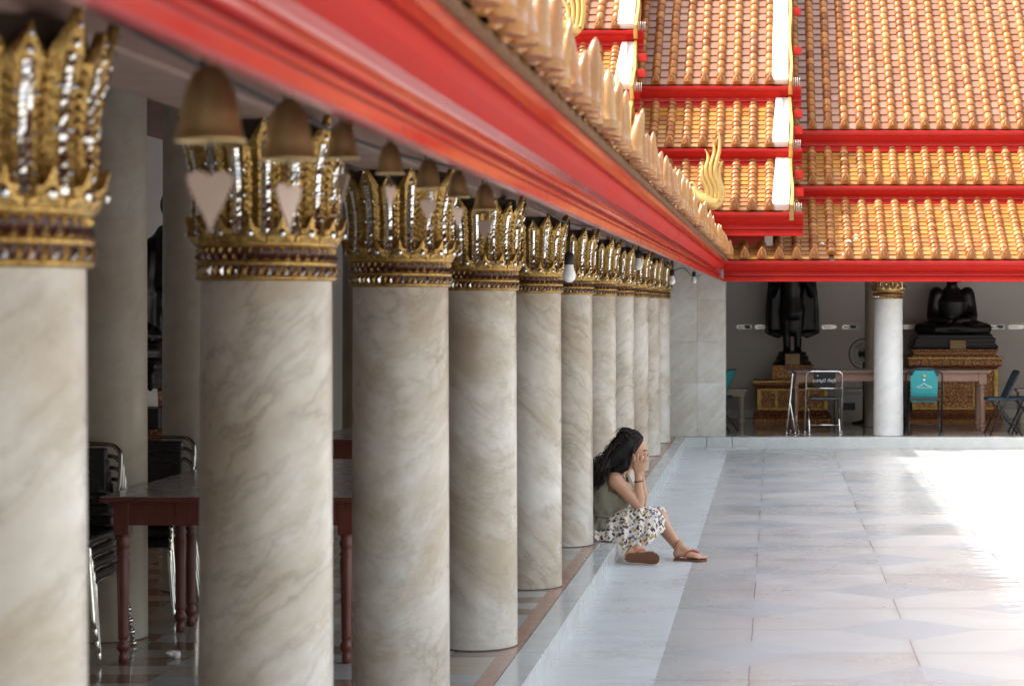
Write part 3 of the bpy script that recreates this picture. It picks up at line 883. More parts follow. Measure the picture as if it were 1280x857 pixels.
# --- raised roof sections at the corner
def raised(label, x0, xt, dz, tiers, xpad, lefty, flames):
    th = thing('raised_roof', label, 'roof', (0, 0, 0), 0, 'raised roof sections at the corner')
    n = int((xt - x0) / .209)
    us = xt - n*.209 - .06
    for i, (y, zb, zt, ang, run, course, pan) in enumerate(tiers):
        E = Far(y)
        fascia(E, x0, xt + xpad, zb + dz, zt + dz, th, step=1.5)
        tiles(E, us, us + n*.209, zt + dz + .012, ang, run, th, course=course, pan=pan)
        eave_row(E, us, us + n*.209, zt + dz + .012, th)
        ca, sa = math.cos(R(ang)), math.sin(R(ang))
        L = run/ca
        if i < 2: L -= .08
        vm = MB()                                        # white plaster verge lying on the tile edge
        def W(u, v, nn): return (u, y + v*ca - nn*sa, zt + dz + .012 + v*sa + nn*ca)
        lean = .05
        q = [W(xt-.03, .02, .0), W(xt+.175, .02, .0), W(xt+.175+lean*.4, L, .0), W(xt-.03+lean, L, .0)]
        p = [W(xt-.03, .02, .085), W(xt+.175, .02, .085), W(xt+.175+lean*.4, L, .085), W(xt-.03+lean, L, .085)]
        vm.add(q + p, [(0,1,2,3),(4,5,6,7),(0,1,5,4),(1,2,6,5),(2,3,7,6),(3,0,4,7)])
        vm.build('verge', M['white'], th)
        g = MB()                                         # gilded bargeboard with a wavy upper edge
        N = max(8, int(L/.06))
        lo, hi = [], []
        for k in range(N + 1):
            v = -.12 + (L + .12)*k/N
            hgt = .17 + .035*abs(math.sin(v*9)) + (.05 if k == 0 else 0)
            lo.append(v); hi.append(hgt*.6)
        for k in range(N):
            xa = xt + .185 + .01*math.sin(lo[k]*5); xb = xa + .052
            q = [W(xa, lo[k], -.06), W(xa, lo[k+1], -.06), W(xa+.004, lo[k+1], hi[k+1]), W(xa+.004, lo[k], hi[k]), W(xb, lo[k], -.06), W(xb, lo[k+1], -.06), W(xb-.012, lo[k+1], hi[k+1]), W(xb-.012, lo[k], hi[k])]
            g.add(q, [(0,1,2,3),(4,7,6,5),(2,6,7,3),(0,4,5,1),(0,3,7,4),(1,5,6,2)])
        g.build('bargeboard', M['gold_pale'], th)
        for v in ([.35*L, .72*L] if i < 2 else [.16*L, .36*L, .55*L]):   # purlin ends beyond the verge
            c = W(xt + .30, v, .02)
            MB().box(c[0]-.05, c[0]+.055, c[1]-.06, c[1]+.06, c[2]-.05, c[2]+.05, 0, .004).build('purlin_end', M['red'], th)
        sp = MB()                                        # bird spikes on the end of the fascia
        for q in range(4): 
            x = xt + .245 + .024*q
            sp.tube([(x, y - .02, zt + dz), (x + .004*(q-1.5), y - .03, zt + dz + .11)], .0032, 5)
        sp.build('bird_spike', M['white'], th)
    y, zb, zt, ang, run, course, pan = tiers[0]
    pm = MB(); pm.box(x0, xt - .12, y + .30, y + .36, zb + dz - .25, zb + dz + .02); pm.build('red_panel', M['red'], th)
    pm = MB(); pm.box(xt - .118, xt - .02, y + .29, y + .36, zb + dz - .25, zb + dz + .02); pm.build('white_post', M['white'], th)
    pm = MB(); pm.box(x0, xt - .02, y + .6, y + .66, zb + dz - .25, zb + dz + .25); pm.build('inner_wall', M['under'], th)
    # gable end facing the right side, closing the section
    gm = MB(); y3, _, z3, a3, r3, _, _ = tiers[2]
    top = (xt + .10, y3 + r3, z3 + dz + r3*math.tan(R(a3)) - .05)
    gm.add([(xt + .10, tiers[0][0] + .1, tiers[0][1] + dz + .1), (xt + .10, tiers[1][0] + .05, tiers[1][2] + dz - .05), (xt + .10, y3, z3 + dz - .02), top, (xt + .10, y3 + r3 + 4, tiers[0][1] + dz)], [(0,1,2,3,4)])
    gm.build('gable_panel', M['red'], th)
    rm = MB(); rm.add([(x0, top[1], top[2]), (xt + .18, top[1], top[2]), (xt + .18, top[1] + 4, 2.5), (x0, top[1] + 4, 2.5)], [(0,1,2,3)]); rm.build('rear_slope', M['under'], th)
    # the stub that turns along the left wing
    for i, (y, zb, zt, ang, run, course, pan) in enumerate(tiers[:1]):
        xl = -.76 - (y - 24.0) 
        E = Left(xl)
        fascia(E, lefty, 24.05 + (y - 24), zb + dz, zt + dz, th, step=1.5)
    for (px, pz, hh, kind) in flames:
        f = flame(hh, kind)
        o = f.build('flame_finial', M['gold_pale'], th, (px, lefty - .03, pz))
    return th
def flame(h, kind):
    """gilded naga-flame finial: parallel S-curved tongues rising from a heavy scroll base"""
    mb = MB()
    if kind == 0:
        S = [[(.16,0),(.17,.16),(.10,.36),(.12,.52),(.17,.68),(.165,.86),(.10,1.0)],
             [(.10,.0),(.11,.16),(.03,.34),(.03,.48),(.08,.62),(.075,.74),(.03,.83)],
             [(.04,.0),(.04,.15),(-.04,.32),(-.05,.44),(-.02,.54),(-.03,.62),(-.07,.68)],
             [(-.02,.0),(-.03,.14),(-.10,.28),(-.12,.38),(-.11,.45),(-.14,.52)],
             [(.20,.02),(.22,.14),(.16,.30),(.155,.42),(.20,.50),(.23,.53)]]
    else:
        S = [[(.20,0),(.24,.2),(.22,.45),(.10,.62),(.08,.8),(.14,1.0)],
             [(.13,0),(.16,.2),(.14,.4),(.03,.56),(.0,.72),(.03,.86)],
             [(.06,0),(.08,.18),(.06,.34),(-.04,.48),(-.07,.6),(-.05,.7)],
             [(-.01,0),(.0,.15),(-.02,.27),(-.10,.38),(-.13,.46)]]
    for i, s in enumerate(S):
        p = smooth_path([(x*h*.78, 0, z*h) for x, z in s], 6)
        n = len(p)
        rad = [h*(.058*(1 - (k/(n-1))**2.2) + .004) for k in range(n)]
        mb.tube([(q[0], .006*i, q[2]) for q in p], rad, 8, 0, True, (.75, .62), (0, 1, 0))
    p = smooth_path([(-.20*h, 0, .20*h), (-.15*h, 0, .09*h), (-.07*h, 0, .02*h), (.04*h, 0, -.02*h), (.13*h, 0, .02*h), (.17*h, 0, .08*h)], 6)
    mb.tube(p, [h*(.012 + .085*math.sin(PI*min(1, (k+2)/(len(p)+2)))) for k in range(len(p))], 10, 0, True, (.6, 1), (0, 1, 0))
    p = smooth_path([(-.07*h, 0, .02*h), (-.15*h, 0, .09*h), (-.17*h, 0, .18*h), (-.22*h, 0, .25*h), (-.26*h, 0, .23*h)], 6)
    mb.tube(p, [h*(.06*(1 - k/len(p)) + .006) for k in range(len(p))], 8, 0, True, (.7, .7), (0, 1, 0))
    return mb
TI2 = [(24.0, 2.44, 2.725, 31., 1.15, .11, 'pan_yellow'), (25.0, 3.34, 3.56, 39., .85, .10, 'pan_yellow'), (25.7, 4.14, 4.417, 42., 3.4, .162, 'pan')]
raised('lower raised roof section with white verge and red eaves beside the main far roof', -3.2, .0, 0., TI2, .345, 22.75, [(-.74, 2.78, .88, 0), (-1.86, 3.72, .62, 0)])
raised('upper raised roof section at the top left, behind the row of pale eave tiles', -4.4, -1.98, .715, TI2, .30, 23.6, [(-2.42, 4.86, .9, 1)])

# --- the left wing
left = thing('gallery_wing', 'left gallery wing whose long red eave carries a row of pale pointed tiles', 'building', (0, 0, 0))
EL = Left(-.61)
fascia(EL, -4, 23.97, 1.893, 2.143, left, step=1.85)
w = MB(); w.box(-5.5, -5.2, -4, 28.9, 0, 3.2); w.box(-5.2, -1.53, .9, 1.1, 0, 3.0); w.build('back_wall', M['plaster'], left)  # second box: unseen cross wall, added to keep light out of the gallery
b = MB(); b.box(-1.52, -1.29, -4, 24.67, 2.12, 2.5, 0, .012); b.build('beam', M['beam'], left)
b = MB(); b.add([(-5.3,-4,3.02),(-1.4,-4,3.02),(-1.4,28.7,3.02),(-5.3,28.7,3.02)], [(0,1,2,3)]); b.add([(-.635,-4,2.04),(-.635,24.6,2.04),(-1.30,24.6,2.44),(-1.30,-4,2.44)], [(0,1,2,3)])
b.add([(-1.51,-4,2.5),(-1.51,24.7,2.5),(-1.51,24.7,3.02),(-1.51,-4,3.02)], [(0,1,2,3)])
b.build('ceiling', M['soffit'], left)
r = MB()
for k in range(-2, 12):
    y = 2.5 + 2*k
    r.add([(-.66,y,2.03),(-.66,y+.07,2.03),(-1.285,y+.07,2.41),(-1.285,y,2.41),(-.66,y,1.98),(-.66,y+.07,1.98),(-1.285,y+.07,2.33),(-1.285,y,2.33)], [(0,1,2,3),(4,5,6,7),(0,4,7,3),(1,5,6,2)])
struct_r = r.build('rafter', M['beam'], left)
tiles(EL, -3.9 + .03, 23.9, 2.155, 38., 2.9, left, pitch=.209, course=.16, pan='pan')
rs = MB(); rs.add([(-3.5,-4.2,4.4),(-3.5,26.5,4.4),(-6.2,26.5,2.6),(-6.2,-4.2,2.6)], [(0,1,2,3)]); rs.add([(-.6,-4.05,2.15),(-3.5,-4.05,4.42),(-6.2,-4.05,2.6),(-5.2,-4.05,2.2)], [(0,1,2,3)])
rs.build('rear_slope', M['under'], left)
lip = MB()                                               # dark ends of the tile bed under the pointed tiles
for k in range(140):
    y = -3.9 + .2*k
    if y > 23.9: break
    for q in range(4): lip.tube([(-.556, y + .05*q, 2.152), (-.615, y + .05*q, 2.156)], [.012, .014], 8, 0, True)
lip.build('tile_ends', M['tile_end'], left)
rnd = random.Random(5)
def left_leaf_loc(k): return (-.553 + rnd.uniform(-.006, .006), 23.83 - .2*k, 2.168)
rest = MB(); src = eave_post()
for k in range(139):
    loc = left_leaf_loc(k)
    rot = (rnd.uniform(-.12, .12), rnd.uniform(-.05, .05), PI/2 + rnd.uniform(-.12, .12))
    if k < 100:
        o = link('eave_tile', leaf_left, left); o.location = loc; o.rotation_euler = rot
        s = rnd.uniform(.95, 1.03); o.scale = (s, s*rnd.uniform(.7, 1.2), rnd.uniform(.72, 1.1))
    else:
        rest.xadd(src, Matrix.Translation(loc) @ Matrix.Rotation(rot[2], 4, 'Z'))
o = rest.build('eave_tile_row', M['eave_pale'], left); o['kind'] = 'stuff'

# ------------------------------------------------------------------ bells and bulbs under the eave
def bell(y, top, s, rz, label):
    t = thing('bell', label, 'bell', (-.80, y, top), rz, 'brass bells hanging under the eave')
    prof = [(.000,.002),(.008,.001),(.016,-.004),(.024,-.012),(.0305,-.024),(.0355,-.040),(.0395,-.058),(.042,-.076),(.044,-.09),(.047,-.099),(.0505,-.105),(.0505,-.108),(.046,-.106),(.041,-.09),(.034,-.055),(.018,-.02),(.0,-.010)]
    b = MB().lathe([(r*s, z*s) for r, z in prof], seg=36, cap=False)
    b.build('bell_body', M['brass'], t)
    h = MB()
    h.tube([(.010*math.cos(a)*s, 0, (.009 + .012*math.sin(a))*s) for a in [2*PI*k/14 for k in range(15)]], .0032*s, 8)
    h.tube([(0,0,.020*s),(0.002,0,.05*s),(0,0,.12*s)], .0018, 6); h.build('hook', M['dark_metal'], t)
    c = MB(); c.tube([(0,0,-.012*s),(0,.001,-.09*s),(0,0,-.142*s)], .0018*s, 6); c.blob((0,0,-.095*s), .009*s, seg=10, rings=8); c.build('clapper', M['dark_metal'], t)
    hp = []
    for k in range(40):                                   # heart outline
        a = 2*PI*k/40
        hx = 16*math.sin(a)**3; hz = 13*math.cos(a) - 5*math.cos(2*a) - 2*math.cos(3*a) - math.cos(4*a)
        hz = hz*.66 if hz > 0 else hz*2.2
        hp.append((hx*.0020*s, -.165*s + hz*.00205*s))
    MB().prism(hp, -.001, .001).build('heart_plate', M['heart'], t)
    return t
bl = [(2.84, 1.962, 1.0, .15, 'biggest and nearest brass bell with a broad heart plate, over the first gap'),
      (3.30, 1.960, .92, 1.05, 'second brass bell from the camera, heart plate turned half edge-on'),
      (3.71, 1.960, .62, -.75, 'third brass bell from the camera, small dark body between the second and third columns'),
      (4.17, 1.960, .6, 1.15, 'fourth brass bell from the camera, before the left side of the third capital'),
      (4.63, 1.958, .62, .35, 'fifth brass bell from the camera, with a heart plate before the third capital'),
      (5.06, 1.958, .6, .9, 'sixth brass bell from the camera, between the third and fourth capitals'),
      (5.53, 1.955, .66, -.1, 'last brass bell of the row, hanging before the fourth capital')]
for b in bl: bell(*b)
BULB = [(8.78, 1.795, 'nearest white light bulb, hanging before the sixth capital'), (13.25, 1.925, 'second white light bulb on the cable, before the eighth or ninth capital'),
        (17.6, 1.87, 'third white light bulb on the cable, at the last capital of the row'), (22.4, 1.93, 'farthest white light bulb, hanging before the corner pier')]
for y, z, lab in BULB:
    t = thing('light_bulb', lab, 'light bulb', (-.90, y, z), 0, 'light bulbs on the cable under the eave')
    MB().lathe([(.0,-.075),(.014,-.073),(.026,-.06),(.030,-.045),(.027,-.028),(.020,-.012),(.017,.004)], seg=20, cap=False).build('glass_bulb', M['bulb'], t)
    k = MB().lathe([(.018,.002),(.021,.006),(.021,.05),(.012,.056)], seg=16); k.tube([(0,0,.055),(.003,0,.09),(0,0,.2)], .004, 6); k.build('socket', M['rubber'], t)
cb = MB(); pts = []
ys = [2.0, 4.4, 6.6, 8.78, 11, 13.25, 15.4, 17.6, 20, 22.4, 24.4]
for i, y in enumerate(ys): pts.append((-.90 - .01*(i % 2), y, 2.03 - (.05 if i % 2 else .0) - (.05 if y > 17 else 0)))
cb.tube(smooth_path(pts, 6), .0045, 6)
tag(cb.build('cable', M['rubber']), 'thin black cable looping from bulb to bulb under the left eave', 'cable')
# ------------------------------------------------------------------ furniture
def turned_leg(h, w, mat):
    mb = MB()
    b = h - .15
    mb.box(-w, w, -w, w, b, h, 0, .003)
    k = w / .032
    prof = [(.016,0),(.020,.004),(.020,.035),(.014,.045),(.026,.065),(.028,.08),(.022,.095),(.017,.105),(.023,.115),(.0215,.13),(.024,.30),(.0275,b-.12),(.022,b-.105),(.030,b-.09),(.022,b-.075),(.026,b-.06),(.031,b-.04),(.024,b-.02),(.030,b)]
    mb.lathe([(r*k, z) for r, z in prof], seg=20)
    return mb
def table(x0, x1, y0, y1, h, label, legmat, topmat, group, xs=None, w=.034):
    cx, cy = (x0+x1)/2, (y0+y1)/2
    t = thing('table', label, 'table', (cx, cy, 0), 0, group)
    a, b = (x1-x0)/2, (y1-y0)/2
    tp = MB(); tp.box(-a, a, -b, b, h-.004, h, 1, .0015); tp.box(-a-.004, a+.004, -b-.004, b+.004, h-.026, h-.005, 0, .004)
    tp.build('table_top', [legmat, topmat], t)
    e = .045 + w
    ap = MB()
    ap.box(-a+e, a-e, -b+e-.03, -b+e-.008, h-.135, h-.027); ap.box(-a+e, a-e, b-e+.008, b-e+.03, h-.135, h-.027)
    ap.box(-a+e-.03, -a+e-.008, -b+e, b-e, h-.135, h-.027); ap.box(a-e+.008, a-e+.03, -b+e, b-e, h-.135, h-.027)
    ap.build('apron', legmat, t)
    lg = mesh_of(turned_leg(h-.027, w, legmat), 'leg', legmat)
    for sx in (-1, 1):
        for sy in (-1, 1):
            o = link('leg', lg, t); o.location = (sx*(a-e), sy*(b-e), 0)
    return t
table(-3.03, -1.86, 9.0, 10.03, .762, 'nearest dark topped red wooden table on turned legs, beside the stacked chairs', M['wood'], M['table_top'], 'red wooden tables in the left gallery')
table(-3.03, -1.86, 10.05, 11.18, .762, 'red wooden table pushed against the back of the nearest one', M['wood'], M['table_top'], 'red wooden tables in the left gallery')
table(-3.0, -1.80, 12.86, 13.92, .762, 'third red wooden table, standing apart deeper in the left gallery', M['wood'], M['table_top'], 'red wooden tables in the left gallery')
table(.17, 2.74, 25.36, 26.16, .783, 'long worn brown table in the far gallery behind the black folding chair', M['wood_pale'], M['table_top_pale'], None, w=.05)

def stack_chair(label, loc, rz, group):
    """steel stacking chair facing -Y, black seat and back"""
    t = thing('stacking_chair', label, 'chair', loc, rz, group); t.scale = (1, 1, .85)
    for s in (-1, 1):
        f = MB(); f.tube(smooth_path([(s*.235, -.25, .0), (s*.205, -.21, .30), (s*.20, -.20, .40), (s*.195, -.17, .43), (s*.19, .1, .43)], 6), .0115, 10)
        f.build('front_leg', M['chrome'], t)
        b = MB(); b.tube(smooth_path([(s*.245, .27, 0), (s*.212, .22, .40), (s*.205, .22, .45)], 6), .0115, 10); b.tube([(s*.245,.27,0),(s*.245,.272,.03)], .016, 10)
        b.build('rear_leg', M['chrome'], t)
    bf = MB()
    bf.tube(smooth_path([(-.205,.22,.44),(-.21,.235,.62),(-.215,.26,.84),(-.19,.27,.915),(-.12,.275,.935),(.12,.275,.935),(.19,.27,.915),(.215,.26,.84),(.21,.235,.62),(.205,.22,.44)], 6), .0115, 10)
    bf.tube(smooth_path([(-.212,.235,.60),(-.17,.24,.665),(-.08,.245,.685),(.08,.245,.685),(.17,.24,.665),(.212,.235,.60)], 6), .009, 8)
    bf.build('back_frame', M['chrome_dark'], t)
    MB().box(-.155, .155, .235, .268, .655, .915, 0, .012).build('backrest', M['vinyl'], t)
    sm = MB(); sm.box(-.205, .205, -.215, .21, .435, .482, 0, .018); sm.build('seat', M['vinyl'], t)
    return t
M['chrome_dark'] = simple('worn_chrome', (.30, .29, .28), .2, 1, .2, 10)
for k, lab in enumerate(('lowest black vinyl chair of the front stack beside the red table leg', 'black vinyl chair second from the floor in the front stack', 'black vinyl chair third from the floor in the front stack', 'topmost black vinyl chair of the front stack left of the table')):
    stack_chair(lab, (-3.285 - .004*k, 9.26 - .014*k, .056*k), .05, 'stacked black chairs by the inner column')
for k, lab in enumerate(('lowest chrome chair of the rear stack behind the inner column', 'middle chrome chair of the rear stack behind the inner column', 'topmost chrome chair of the rear stack behind the inner column')):
    stack_chair(lab, (-3.33, 10.52 + .012*k, .056*k), .06, 'stacked chrome chairs behind the inner column')

def folding_chair(label, loc, rz, group, frame, seat, back, spread=1., back_kind=0):
    """folding chair facing +Y"""
    t = thing('folding_chair', label, 'chair', loc, rz, group)
    W = .232; q = spread
    def A(z): return (.17 - .37*z/.79)*q           # long frame
    f = MB()
    def arch(w, zt, r, yf, z0=0.):
        pts = [(-w, yf(z0), z0), (-w*.985, yf(zt*.5), zt*.5), (-w*.97, yf(zt - r), zt - r)]
        for a in (30, 60, 90): pts.append((-w*.97 + r*(1 - math.cos(R(a))), yf(zt - r + r*math.sin(R(a))), zt - r + r*math.sin(R(a))))
        return pts + [(-x, y, z) for x, y, z in reversed(pts)]
    f.tube(arch(W, .79, .06, A), .0115, 10)
    for s in (-1, 1): f.tube([(s*W, A(0), 0), (s*W, A(.025), .025)], .0155, 10)
    f.tube([(-W*.97, A(.575), .575), (W*.97, A(.575), .575)], .0095, 8)
    f.build('back_frame', frame, t)
    def B(z): return (-.24 + .36*z/.45)*q + (-.02 if q < .5 else 0)
    g = MB(); g.tube(arch(W*.82, .45, .04, B), .0105, 10); g.tube([(-W*.82, B(.12), .12), (W*.82, B(.12), .12)], .008, 8)
    for s in (-1, 1): g.tube([(s*W*.82, B(0), 0), (s*W*.82, B(.025), .025)], .0145, 10)
    g.build('leg_frame', frame, t)
    s = MB()
    if q > .5: s.box(-W*.80, W*.80, -.17, .19, .425, .462, 0, .014)
    else: s.box(-W*.80, W*.80, -.03, .0, .20, .56, 0, .01)
    s.build('seat', seat, t)
    bk = MB()
    def slab(x, z0, z1, th, nrow=6, m=0):
        vs = []
        for i in range(nrow + 1):
            z = z0 + (z1 - z0)*i/nrow; y = A(z)
            vs += [(-x, y - th, z), (x, y - th, z), (x, y + th, z), (-x, y + th, z)]
        fs = [(0,3,2,1), tuple(nrow*4 + k for k in range(4))]
        for i in range(nrow):
            for k in range(4): fs.append((i*4+k, i*4+(k+1) % 4, (i+1)*4+(k+1) % 4, (i+1)*4+k))
        bk.add(vs, fs, m)
    if back_kind == 0: slab(.135, .585, .782, .008)
    elif back_kind == 1:
        pts = [(-.165,.40),(.165,.40),(.168,.60),(.172,.74),(.135,.765),(.12,.80),(-.12,.80),(-.135,.765),(-.172,.74),(-.168,.60)]
        n = len(pts)
        bk.add([(x, A(z) - .022 + .006*math.cos(x*9), z) for x, z in pts] + [(x, A(z) + .022, z) for x, z in pts], [tuple(range(n))[::-1], tuple(range(n, 2*n))] + [(i, (i+1) % n, n + (i+1) % n, n+i) for i in range(n)])
    else: slab(W*.93, .46, .785, .010)
    b = bk.build('backrest', back, t)
    return t, b, A
# black chair with its Thai lettering
th, bk, A = folding_chair('black folding chair with chrome tubes and white Thai lettering on its back', (.62, 25.12, 0), .02, None, M['chrome'], M['vinyl'], M['vinyl'])
def lettering(txt, size, loc, rot, mat, parent, name='lettering'):
    c = bpy.data.curves.new(name, 'FONT'); c.body = txt; c.size = size; c.align_x = 'CENTER'; c.align_y = 'CENTER'; c.extrude = .0006
    o = bpy.data.objects.new(name, c); COL.objects.link(o)
    dg = bpy.context.evaluated_depsgraph_get(); dg.update()
    me = bpy.data.meshes.new_from_object(o.evaluated_get(dg), depsgraph=dg); bpy.data.objects.remove(o)
    me.materials.clear(); me.materials.append(mat)
    o = link(name, me, parent, loc); o.rotation_euler = rot
    return o
tilt = math.atan2(.37, .79)
M['letter'] = simple('white_lettering', (.72, .72, .70), .6, 0, .05, 9)
lettering('แสญปี ที่ผุริ', .062, (0, A(.675) - .0105, .672), (PI/2 + tilt, 0, 0), M['letter'], bk)
dot = MB(); dot.blob((-.085, A(.735) - .010, .735), (.010, .003, .012), seg=8, rings=6); dot.build('emblem', M['plaque'], bk)
folding_chair('folded chrome chair seen edge-on at the left end of the long table', (.215, 25.25, 0), PI/2 - .12, None, M['chrome'], M['vinyl'], M['vinyl'], spread=.22)
th, bk, A = folding_chair('folding chair with bright teal cloth cover and white line drawing on its back', (1.87, 25.10, 0), -.03, None, M['dark_metal'], M['vinyl'], M['teal'], back_kind=1)
strap = MB()
strap.tube(smooth_path([(-.17,A(.76)-.01,.74),(-.12,A(.80)-.01,.81),(0,A(.82)-.01,.825),(.12,A(.80)-.01,.81),(.17,A(.76)-.01,.74)], 5), .018, 8, 0, True, (1, .6))
strap.build('cover_strap', M['teal_dark'], bk)
mk = MB()
def onback(x, z, d=.0265): return (x, A(z) - d + .006*math.cos(x*9), z)
mk.tube([onback(x, z) for x, z in ((-.095,.585),(-.08,.60),(-.05,.605),(-.02,.625),(0,.64),(.02,.625),(.05,.605),(.08,.60),(.095,.585))], .0035, 6)
mk.tube([onback(x, .583) for x in (-.10,-.05,0,.05,.10)], .0022, 6)
mk.build('line_drawing', M['letter'], bk)
lettering('โรงเรียนวัด', .036, onback(0, .553, .0235), (PI/2 + tilt, 0, 0), M['letter'], bk)
lettering('พระวิหาร', .026, onback(0, .522, .0235), (PI/2 + tilt, 0, 0), M['letter'], bk)
em = MB(); c0 = Vector(onback(0, .742, .026)); em.blob(c0, (.019, .004, .026), seg=12, rings=8); em.build('emblem', M['gold_pale'], bk)
em = MB(); em.prism([(-.026, .700), (0, .668), (.026, .700), (.012, .703), (0, .690), (-.012, .703)], A(.68) - .026, A(.68) - .020); em.build('emblem_ribbon', M['letter'], bk)
folding_chair('dark teal folding chair in profile at the right edge, the left of two', (2.83, 25.05, 0), PI/2 + .05, None, M['dark_metal'], M['teal_dark'], M['teal_dark'], back_kind=2)
folding_chair('dark teal folding chair cut off by the right picture edge', (3.14, 25.25, 0), PI/2 - .02, None, M['dark_metal'], M['teal_dark'], M['teal_dark'], back_kind=2)
folding_chair('teal folding chair half hidden behind the marble corner pier', (-.74, 25.55, 0), PI/2 - .25, None, M['dark_metal'], M['teal_dark'], M['teal'], back_kind=2)

def bench(label, x0, x1, y0, y1, h):
    t = thing('low_bench', label, 'bench', ((x0+x1)/2, (y0+y1)/2, 0), 0, None)
    a, b = (x1-x0)/2, (y1-y0)/2
    tp = MB(); tp.box(-a, a, -b, b, h-.04, h, 0, .006); tp.box(-a+.03, a-.03, -b+.03, b-.03, h-.10, h-.041, 0, .004); tp.build('bench_top', M['stone_bench'], t)
    for sx in (-1, 1):
        for sy in (-1, 1):
            m = MB().lathe([(.05,0),(.052,.03),(.03,.05),(.026,.08),(.036,.13),(.040,.20),(.030,.26),(.045,h-.15),(.045,h-.101)], seg=14); o = m.build('leg', M['stone_bench'], t); o.location = (sx*(a-.07), sy*(b-.07), 0)
    return t
bench('pale low bench with turned legs behind the teal chair near the corner pier', -.98, -.38, 27.5, 27.85, .46)
bench('pale low bench at the right edge of the far gallery behind teal chairs', 3.33, 3.95, 27.5, 27.85, .46)
t = thing('donation_box', 'low pale box with a dark slot panel under the long table', 'box', (1.02, 27.75, 0))
m = MB(); m.box(-.19, .19, -.2, .2, .03, .40, 0, .008); m.box(-.21, .21, -.22, .22, .401, .46, 0, .008); m.box(-.17, .17, -.18, .18, 0.001, .0295); m.build('box_body', M['grey_paint'], t)
MB().box(-.09, .09, -.207, -.2005, .17, .27).build('slot_panel', M['dark_metal'], t)

# ------------------------------------------------------------------ statues on gilded pedestals
def pedestal(label, loc, rz, w, d, kind):
    t = thing('pedestal', label, 'pedestal', loc, rz, 'gilded pedestals along the gallery walls')
    a, b = w/2, d/2
    if kind == 0: zs = (.57, .16, .46); top = (.30, .57, .78)
    else: zs = (.895, .17, .73); top = (a - .06, .895, 1.0)
    m = MB()
    m.sqmould([(.06,0),(.06,.045),(.035,.055),(.045,.09),(.02,.11),(.0,zs[1]-.01),(-.01,zs[1])], 0, 0, a-.06, b-.06)
    m.build('base_moulding', M['ornament'], t)
    m = MB(); m.sqmould([(-.03,zs[1]+.001),(-.03,zs[2]-.001)], 0, 0, a-.06, b-.06)
    m.build('body_panel', M['ornament'], t)
    def fr(*q): MB().box(*q, 0, .004).build('panel_frame', M['gold'], t)
    for sx in (-1, 1):
        for sy in (-1, 1): fr(sx*(a-.09)-.028, sx*(a-.09)+.028, sy*(b-.09)-.028, sy*(b-.09)+.028, zs[1]+.002, zs[2]-.002)
        fr(sx*.16*w/1.1*1.4-.016, sx*.16*w/1.1*1.4+.016, -b+.078, -b+.10, zs[1]+.034, zs[2]-.034)
    fr(-a+.12, a-.12, -b+.078, -b+.102, zs[1]+.002, zs[1]+.03); fr(-a+.12, a-.12, -b+.078, -b+.102, zs[2]-.03, zs[2]-.002)
    m = MB(); m.sqmould([(-.03,zs[2]),(-.01,zs[2]+.01),(.0,zs[2]+.03),(.04,zs[2]+.05),(.045,zs[0]-.03),(.06,zs[0]-.025),(.06,zs[0])], 0, 0, a-.06, b-.06)
    m.build('cornice', M['ornament'], t)
    m = MB(); m.sqmould([(.0605,zs[0]-.022),(.0605,zs[0]-.004)], 0, 0, a-.06, b-.06, cap=False); m.build('cornice_edge', M['gold'], t)
    m = MB(); ta = top[0]; tb = min(b - .08, ta)
    m.sqmould([(.0,top[1]+.001),(.0,top[1]+.02),(-.025,top[1]+.03),(-.025,top[2]-.03),(.0,top[2]-.02),(.0,top[2])], 0, 0, ta, tb)
    m.build('upper_tier', M['ornament'], t)
    return t
